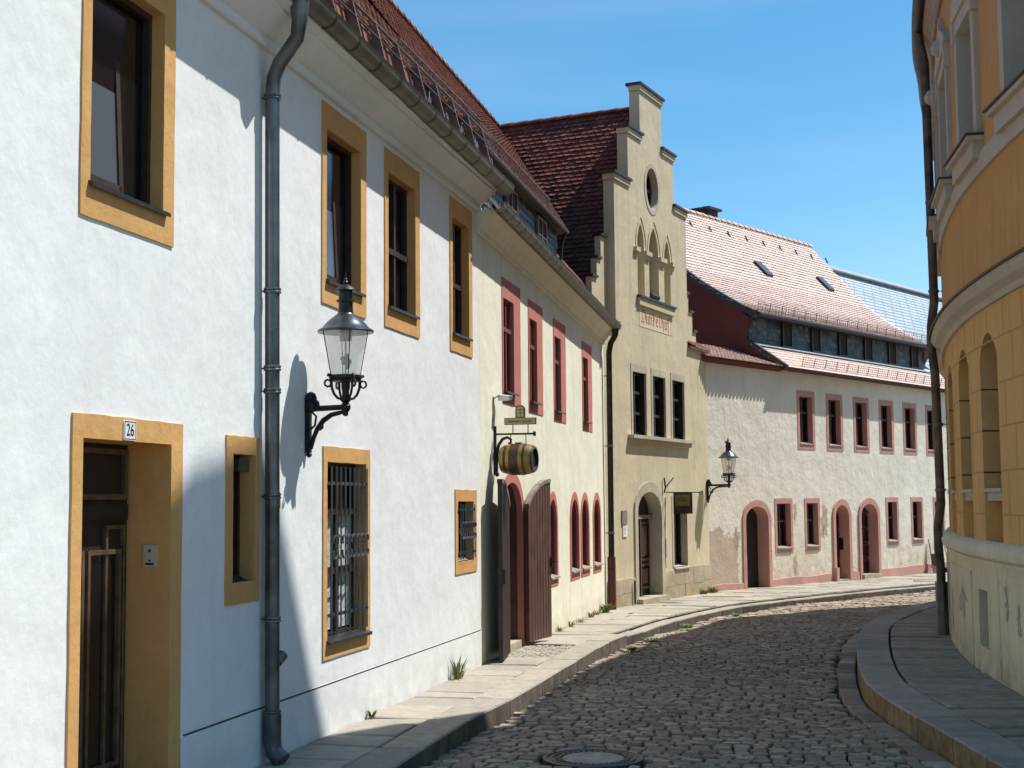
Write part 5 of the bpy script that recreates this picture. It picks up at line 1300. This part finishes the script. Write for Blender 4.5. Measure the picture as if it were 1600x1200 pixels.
for xa, xb in ((-.20, -.15), (-.115, -.07), (.045, .09), (.12, .19)):
    mb = MB(); k_ = 3
    for i in range(k_):
        p_, q_ = xa+(xb-xa)*i/k_, xa+(xb-xa)*(i+1)/k_; mb.prism(barrel_ring(p_, br_at(p_)+.006), barrel_ring(q_, br_at(q_)+.006), caps=False)
    mb.build('hoop', M['bronze'], T2, smooth=True)
mb = MB(); p = ctr+up_*.19; mb.bar(tuple(p-ax*.04), tuple(p+ax*.04), .035, .03); mb.tube([tuple(ctr+ax*-.10+up_*.185), tuple(ctr+ax*-.10+up_*.30)], .006, 5); mb.tube([tuple(ctr+ax*.095+up_*.185), tuple(ctr+ax*.095+up_*.30)], .006, 5); mb.build('hanger', M['iron'], T2)
T3 = thing('name_board', 'small cream board lettered Historische Schenke above the hanging barrel', 'sign', F2.P(ub, .3, zb_+.1))
fw = -tt    # faces the camera end of the street
bc = Vector(F2.P(ub, .335, zb_+.155))
def brd(a0, a1, z0_, z1_, off0, off1): return [tuple(bc+nn*a0+fw*off0+up_*z0_), tuple(bc+nn*a1+fw*off0+up_*z0_), tuple(bc+nn*a1+fw*off1+up_*z0_), tuple(bc+nn*a0+fw*off1+up_*z0_), tuple(bc+nn*a0+fw*off0+up_*z1_), tuple(bc+nn*a1+fw*off0+up_*z1_), tuple(bc+nn*a1+fw*off1+up_*z1_), tuple(bc+nn*a0+fw*off1+up_*z1_)]
mb = MB(); mb.hexa(brd(-.20, .20, -.042, .042, -.012, .012)); mb.build('board_frame', M['boardframe'], T3)
mb = MB(); mb.hexa(brd(-.19, .19, -.033, .033, .0, .014)); bp_ = mb.build('board', M['board'], T3)
text_mesh('Historische Schenke', .046, None, 0, 0, 0, M['text'], bp_, 'lettering', dirv=nn, origin=bc+fw*.0155, face=fw, sx=.80, bold=.0012, ext=.0005)
mb = MB(); cc = contour(-.062, .062, .044, .145, .055); mb.prism([tuple(bc+nn*a+fw*-.01+up_*z) for a, z in cc], [tuple(bc+nn*a+fw*.008+up_*z) for a, z in cc]); em = mb.build('window_emblem', M['boardframe'], T3)
mb = MB(); cc = contour(-.044, .044, .056, .143, .040); mb.prism([tuple(bc+nn*a+fw*.007+up_*z) for a, z in cc], [tuple(bc+nn*a+fw*.0105+up_*z) for a, z in cc]); mb.build('emblem_pane', M['board'], em)
mb = MB(); mb.hexa(brd(-.004, .004, .056, .175, .009, .013)); mb.hexa(brd(-.044, .044, .138, .145, .009, .0135)); mb.hexa(brd(-.044, .044, .098, .102, .009, .0135)); mb.build('emblem_bar', M['text'], em)
mb = MB()
for a in (-.095, .095): mb.hexa(brd(a-.005, a+.005, -.155, -.04, -.005, .005))
mb.build('rod', M['iron'], T3)
# floodlight above the bracket
T = thing('floodlight', 'small white floodlight on a thin arm above the hanging barrel', 'lamp', F2.P(.75, 0, 2.9))
mb = MB(); mb.box(F2, .74, .76, 0, .02, 2.88, 3.18); mb.tube([F2.P(.75, .02, 3.16), F2.P(.78, .08, 3.20)], .008, 6); mb.build('arm', M['plaque'], T)
mb = MB(); mb.hexa([F2.P(.78, .06, 3.13), F2.P(.95, .08, 3.15), F2.P(.95, .20, 3.15), F2.P(.78, .17, 3.13), F2.P(.80, .05, 3.21), F2.P(.92, .07, 3.22), F2.P(.92, .22, 3.20), F2.P(.80, .19, 3.19)]); mb.build('lamp_head', M['enamel'], T)

# ================================================================== signs on the sand house
o = MB(); o.box(F3, .79, 1.05, .0, .025, 1.43, 1.70); tag(o.build('wall_plaque', M['plaque'], loc=F3.P(.92, 0, 1.43)), 'square grey metal plaque left of the sand house door', 'plaque')
o = MB(); o.box(F3, .84, 1.06, .0, .02, 1.20, 1.41); q = tag(o.build('notice_plate', M['enamel'], loc=F3.P(.95, 0, 1.2)), 'small white notice under the grey plaque beside the sand house door', 'sign')
o = MB()
for z, a, b in ((1.365, .89, .97), (1.33, .87, .99), (1.29, .90, .96), (1.255, .87, .93)): o.box(F3, a, b, .019, .022, z, z+.012)
o.build('notice_print', simple('blue_print', (.10, .16, .35), .6), q)
T = thing('hanging_sign', 'dark square inn sign on a forked iron arm above the sand house window', 'sign', F3.P(3.3, 0, 2.0))
us, zs_ = 3.20, 2.05
mb = MB(); mb.tube([F3.P(us, .02, zs_), F3.P(us-.0, .05, zs_+.10), F3.P(us-.02, .03, zs_+.30)], .018, 6); mb.tube([F3.P(us, .05, zs_+.10), F3.P(us+.02, .22, zs_+.30)], .012, 6)
mb.tube([F3.P(us, .03, zs_), F3.P(us, .78, zs_-.01)], .011, 6); mb.tube([F3.P(us, .78+.03+.03*math.cos(a), zs_-.01+.03*math.sin(a)) for a in [2*math.pi*k/8 for k in range(9)]], .008, 5)
mb.build('forked_arm', M['iron'], T)
n3v = Vector((F3.segn[0].x, F3.segn[0].y, 0)); t3v = Vector((-n3v.y, n3v.x, 0))
def sg(a0, a1, z0_, z1_, o0, o1):
    c_ = Vector(F3.P(us, 0, 0)); f3 = -t3v
    return [tuple(c_+n3v*x+f3*y+up_*z) for z in (z0_, z1_) for x, y in ((a0, o0), (a1, o0), (a1, o1), (a0, o1))]
mb = MB(); mb.hexa(sg(.22, .62, zs_-.44, zs_-.01, -.015, .015)); sb_ = mb.build('sign_panel', M['bark'], T)
mb = MB(); mb.hexa(sg(.27, .57, zs_-.28, zs_-.05, .014, .018)); mb.build('painted_field', simple('olive_field', (.16, .115, .035), .5, var=.3), sb_)
mb = MB()
for k in range(9):
    a = R(160-k*17.5); x = .42+.10*math.cos(a); z = zs_-.20+.09*math.sin(a); mb.hexa(sg(x-.008, x+.008, z-.010, z+.012, .017, .020))
for k in range(5): x = .365+.026*k; mb.hexa(sg(x-.008, x+.008, zs_-.185, zs_-.160, .017, .020))
mb.build('sign_lettering', M['black'], sb_)

# ================================================================== street bits
mb = MB(); zr = gz(MH[1])+RD
mb.lathe((MH[0], MH[1], zr), [(.40, -.05), (.40, .008), (.385, .013), (.375, .013), (.37, .002), (.345, .002), (.34, .012), (.325, .012), (.32, .0), (.25, .0)], 40)
mc = tag(mb.build('manhole_cover', M['manhole'], loc=(MH[0], MH[1], zr)), 'round cast iron manhole cover with a concrete centre set in the cobbles', 'manhole cover')
mb = MB(); mb.lathe((MH[0], MH[1], zr), [(.245, -.02), (.245, .008), (.235, .011), (.05, .012)], 40); mb.build('cover_centre', M['mconcrete'], mc)
mb = MB()
for i in range(36):
    a = 2*math.pi*i/36; b = a+.09; r0, r1 = .258, .30
    ps = [(r0, a), (r1, a), (r1, b), (r0, b)]; mb.hexa([(MH[0]+r_*math.cos(t_), MH[1]+r_*math.sin(t_), zr-.01) for r_, t_ in ps]+[(MH[0]+r_*math.cos(t_), MH[1]+r_*math.sin(t_), zr+.011) for r_, t_ in ps])
mb.build('cover_lug', M['manhole'], mc)
def weed(loc, label, h, n_, spread, dry=0, grp='weeds along the wall foot'):
    T = thing('weed', label, 'weed', loc, grp); mb = MB(); md = MB()
    for i in range(n_):
        a = random.uniform(0, 6.28); r0 = random.uniform(0, spread*.4); hh = h*random.uniform(.4, 1); w_ = random.uniform(.004, .009)
        bx, by_ = loc[0]+r0*math.cos(a)*1.0, loc[1]+r0*math.sin(a); lx, ly = math.cos(a)*spread*random.uniform(.3, 1), math.sin(a)*spread*random.uniform(.3, 1)
        px, py = -math.sin(a)*w_, math.cos(a)*w_; m_ = md if random.random() < dry else mb
        p0, p1, p2 = Vector((bx, by_, loc[2])), Vector((bx+lx*.4, by_+ly*.4, loc[2]+hh*.65)), Vector((bx+lx, by_+ly, loc[2]+hh)); s_ = Vector((px, py, 0))
        m_.add([tuple(p0-s_), tuple(p0+s_), tuple(p1+s_*1.3), tuple(p1-s_*1.3), tuple(p2)], [(0, 1, 2, 3), (3, 2, 4)])
    if mb.v: mb.build('leaves', M['leaf'], T)
    if md.v: md.build('dry_stems', M['dryleaf'], T)
def wp(W, u, n_=.05): p = W.P(u, n_, 0); return (p[0], p[1], gz(p[1])+.002)
weed(wp(F1, 12.75, .07), 'tall grassy weed tuft at the foot of the white wall', .26, 34, .16, .35)
weed(wp(F1, 10.05, .05), 'tiny leafy weed at the white wall below the barred window', .07, 14, .07, 0)
weed(wp(F2, 9.0, .10), 'bushy green weed clump at the foot of the cream wall by the dark downpipe', .17, 90, .2, .1)
for i, (u_, h_) in enumerate(((3.75, .12), (4.7, .09), (5.6, .12), (6.6, .09), (7.6, .13), (8.3, .12))):
    weed(wp(F2, u_, .05), 'dry sparse weeds under the arched windows of the cream wall', h_, 22, .16, .75, 'dry weeds under the arched windows')
weed(wp(F3, 5.5, .10), 'low green weed at the stone base below the sand house window', .12, 60, .18, .1)
weed(wp(F3, 6.1, .12), 'green weed clump where the sand house meets the rough house', .15, 70, .2, .1)
for i, (x, y) in enumerate(((1.62, 19.6), (2.0, 20.9), (2.85, 23.4), (4.05, 26.0))):
    weed((x, y, gz(y)+RD+.005), 'green weed growing in the gutter against the left kerb', .08, 50, .16, .0, 'weeds in the gutter along the left kerb')
# narrow pointed board with a brown box at its foot, and a long-handled tray
p = F4.P(11.95, .16, 0); z0 = gz(p[1])
T = thing('leaning_board', 'narrow pointed grey board with a brown box front leaning on the rose plinth', 'board', (p[0], p[1], z0))
mb = MB(); mb.prism([F4.P(11.84, .22, z0), F4.P(12.10, .22, z0), F4.P(12.06, .06, z0+.55), F4.P(11.99, .03, z0+.98)], [F4.P(11.84, .26, z0), F4.P(12.10, .26, z0), F4.P(12.06, .10, z0+.55), F4.P(11.99, .06, z0+.98)]); mb.build('board', M['plaque'], T)
mb = MB(); mb.box(F4, 11.88, 12.10, .16, .34, z0+.22, z0+.56); mb.build('box_front', M['gate'], T)
mb = MB(); mb.box(F4, 11.86, 12.13, .14, .38, z0+.16, z0+.22); mb.build('shelf', M['sillpale'], T)
p = F4.P(12.9, .3, 0); z0 = gz(p[1])
T = thing('long_handled_tray', 'black tray with a thin upright handle on the pavement by the far rose plinth', 'tray', (p[0], p[1], z0))
mb = MB(); mb.hexa([F4.P(12.5, .1, z0), F4.P(13.2, .1, z0), F4.P(13.2, .45, z0), F4.P(12.5, .45, z0), F4.P(12.55, .1, z0+.14), F4.P(13.25, .1, z0+.14), F4.P(13.2, .42, z0+.12), F4.P(12.6, .42, z0+.12)]); mb.build('pan', M['black'], T)
mb = MB(); mb.box(F4, 12.52, 13.27, .08, .44, z0+.14, z0+.165); mb.build('lid', M['plaque'], T)
mb = MB(); mb.tube([F4.P(12.95, .25, z0+.16), F4.P(13.0, .05, z0+1.0)], .014, 6); mb.build('handle', M['sillpale'], T)

# ================================================================== LIGHT, SKY, CAMERA
SUN = Vector((1.14, .466, 2.06)).normalized()
el = math.asin(SUN.z); az = math.atan2(SUN.x, SUN.y)      # clockwise from +Y
wd = bpy.data.worlds.new('World'); S.world = wd; wd.use_nodes = True; t = wd.node_tree
bg = t.nodes['Background']; sk = t.nodes.new('ShaderNodeTexSky'); sk.sky_type = 'NISHITA'; sk.sun_disc = False
sk.sun_elevation = el; sk.sun_rotation = az; sk.altitude = 400; sk.air_density = 1.0; sk.dust_density = .4; sk.ozone_density = 2.2
# thin high cirrus
tc = t.nodes.new('ShaderNodeTexCoord'); mp = t.nodes.new('ShaderNodeMapping'); mp.inputs['Scale'].default_value = (1.2, 3.0, 9); mp.inputs['Rotation'].default_value = (0, R(12), R(10))
nz = t.nodes.new('ShaderNodeTexNoise'); nz.inputs['Scale'].default_value = 1.6; nz.inputs['Detail'].default_value = 6
t.links.new(tc.outputs['Generated'], mp.inputs[0]); t.links.new(mp.outputs[0], nz.inputs['Vector'])
cf = ramp(t, nz.outputs['Fac'], .54, .78, 0, .10)
hs = t.nodes.new('ShaderNodeHueSaturation'); hs.inputs['Hue'].default_value = .488; hs.inputs['Saturation'].default_value = 1.32; t.links.new(sk.outputs[0], hs.inputs['Color'])
sky = mixc(t, cf, hs.outputs[0], (6.5, 7.2, 8.0))
t.links.new(sky, bg.inputs[0]); bg.inputs[1].default_value = .103
ld = bpy.data.lights.new('sun', 'SUN'); ld.energy = 4.1; ld.angle = R(.53); ld.color = (1, .98, .95)
lo = bpy.data.objects.new('sun', ld); COL.objects.link(lo); lo.rotation_euler = SUN.to_track_quat('Z', 'Y').to_euler(); lo.location = (20, 10, 30)
cd = bpy.data.cameras.new('camera'); cam = bpy.data.objects.new('camera', cd); COL.objects.link(cam)
cd.sensor_width = 36; cd.lens = 49.5; cd.clip_end = 4000; cd.clip_start = .1
pit = math.atan(182.8/2200)
from mathutils import Matrix
cam.matrix_world = Matrix.Translation((0, 0, 1.9)) @ Matrix.Rotation(R(90)+pit, 4, 'X') @ Matrix.Rotation(R(-.5), 4, 'Z')
S.camera = cam
S.view_settings.view_transform = 'Standard'; S.view_settings.look = 'None'; S.view_settings.exposure = .62; S.view_settings.gamma = 1
for o in bpy.data.objects:
    if '_o' in o.keys(): del o['_o']
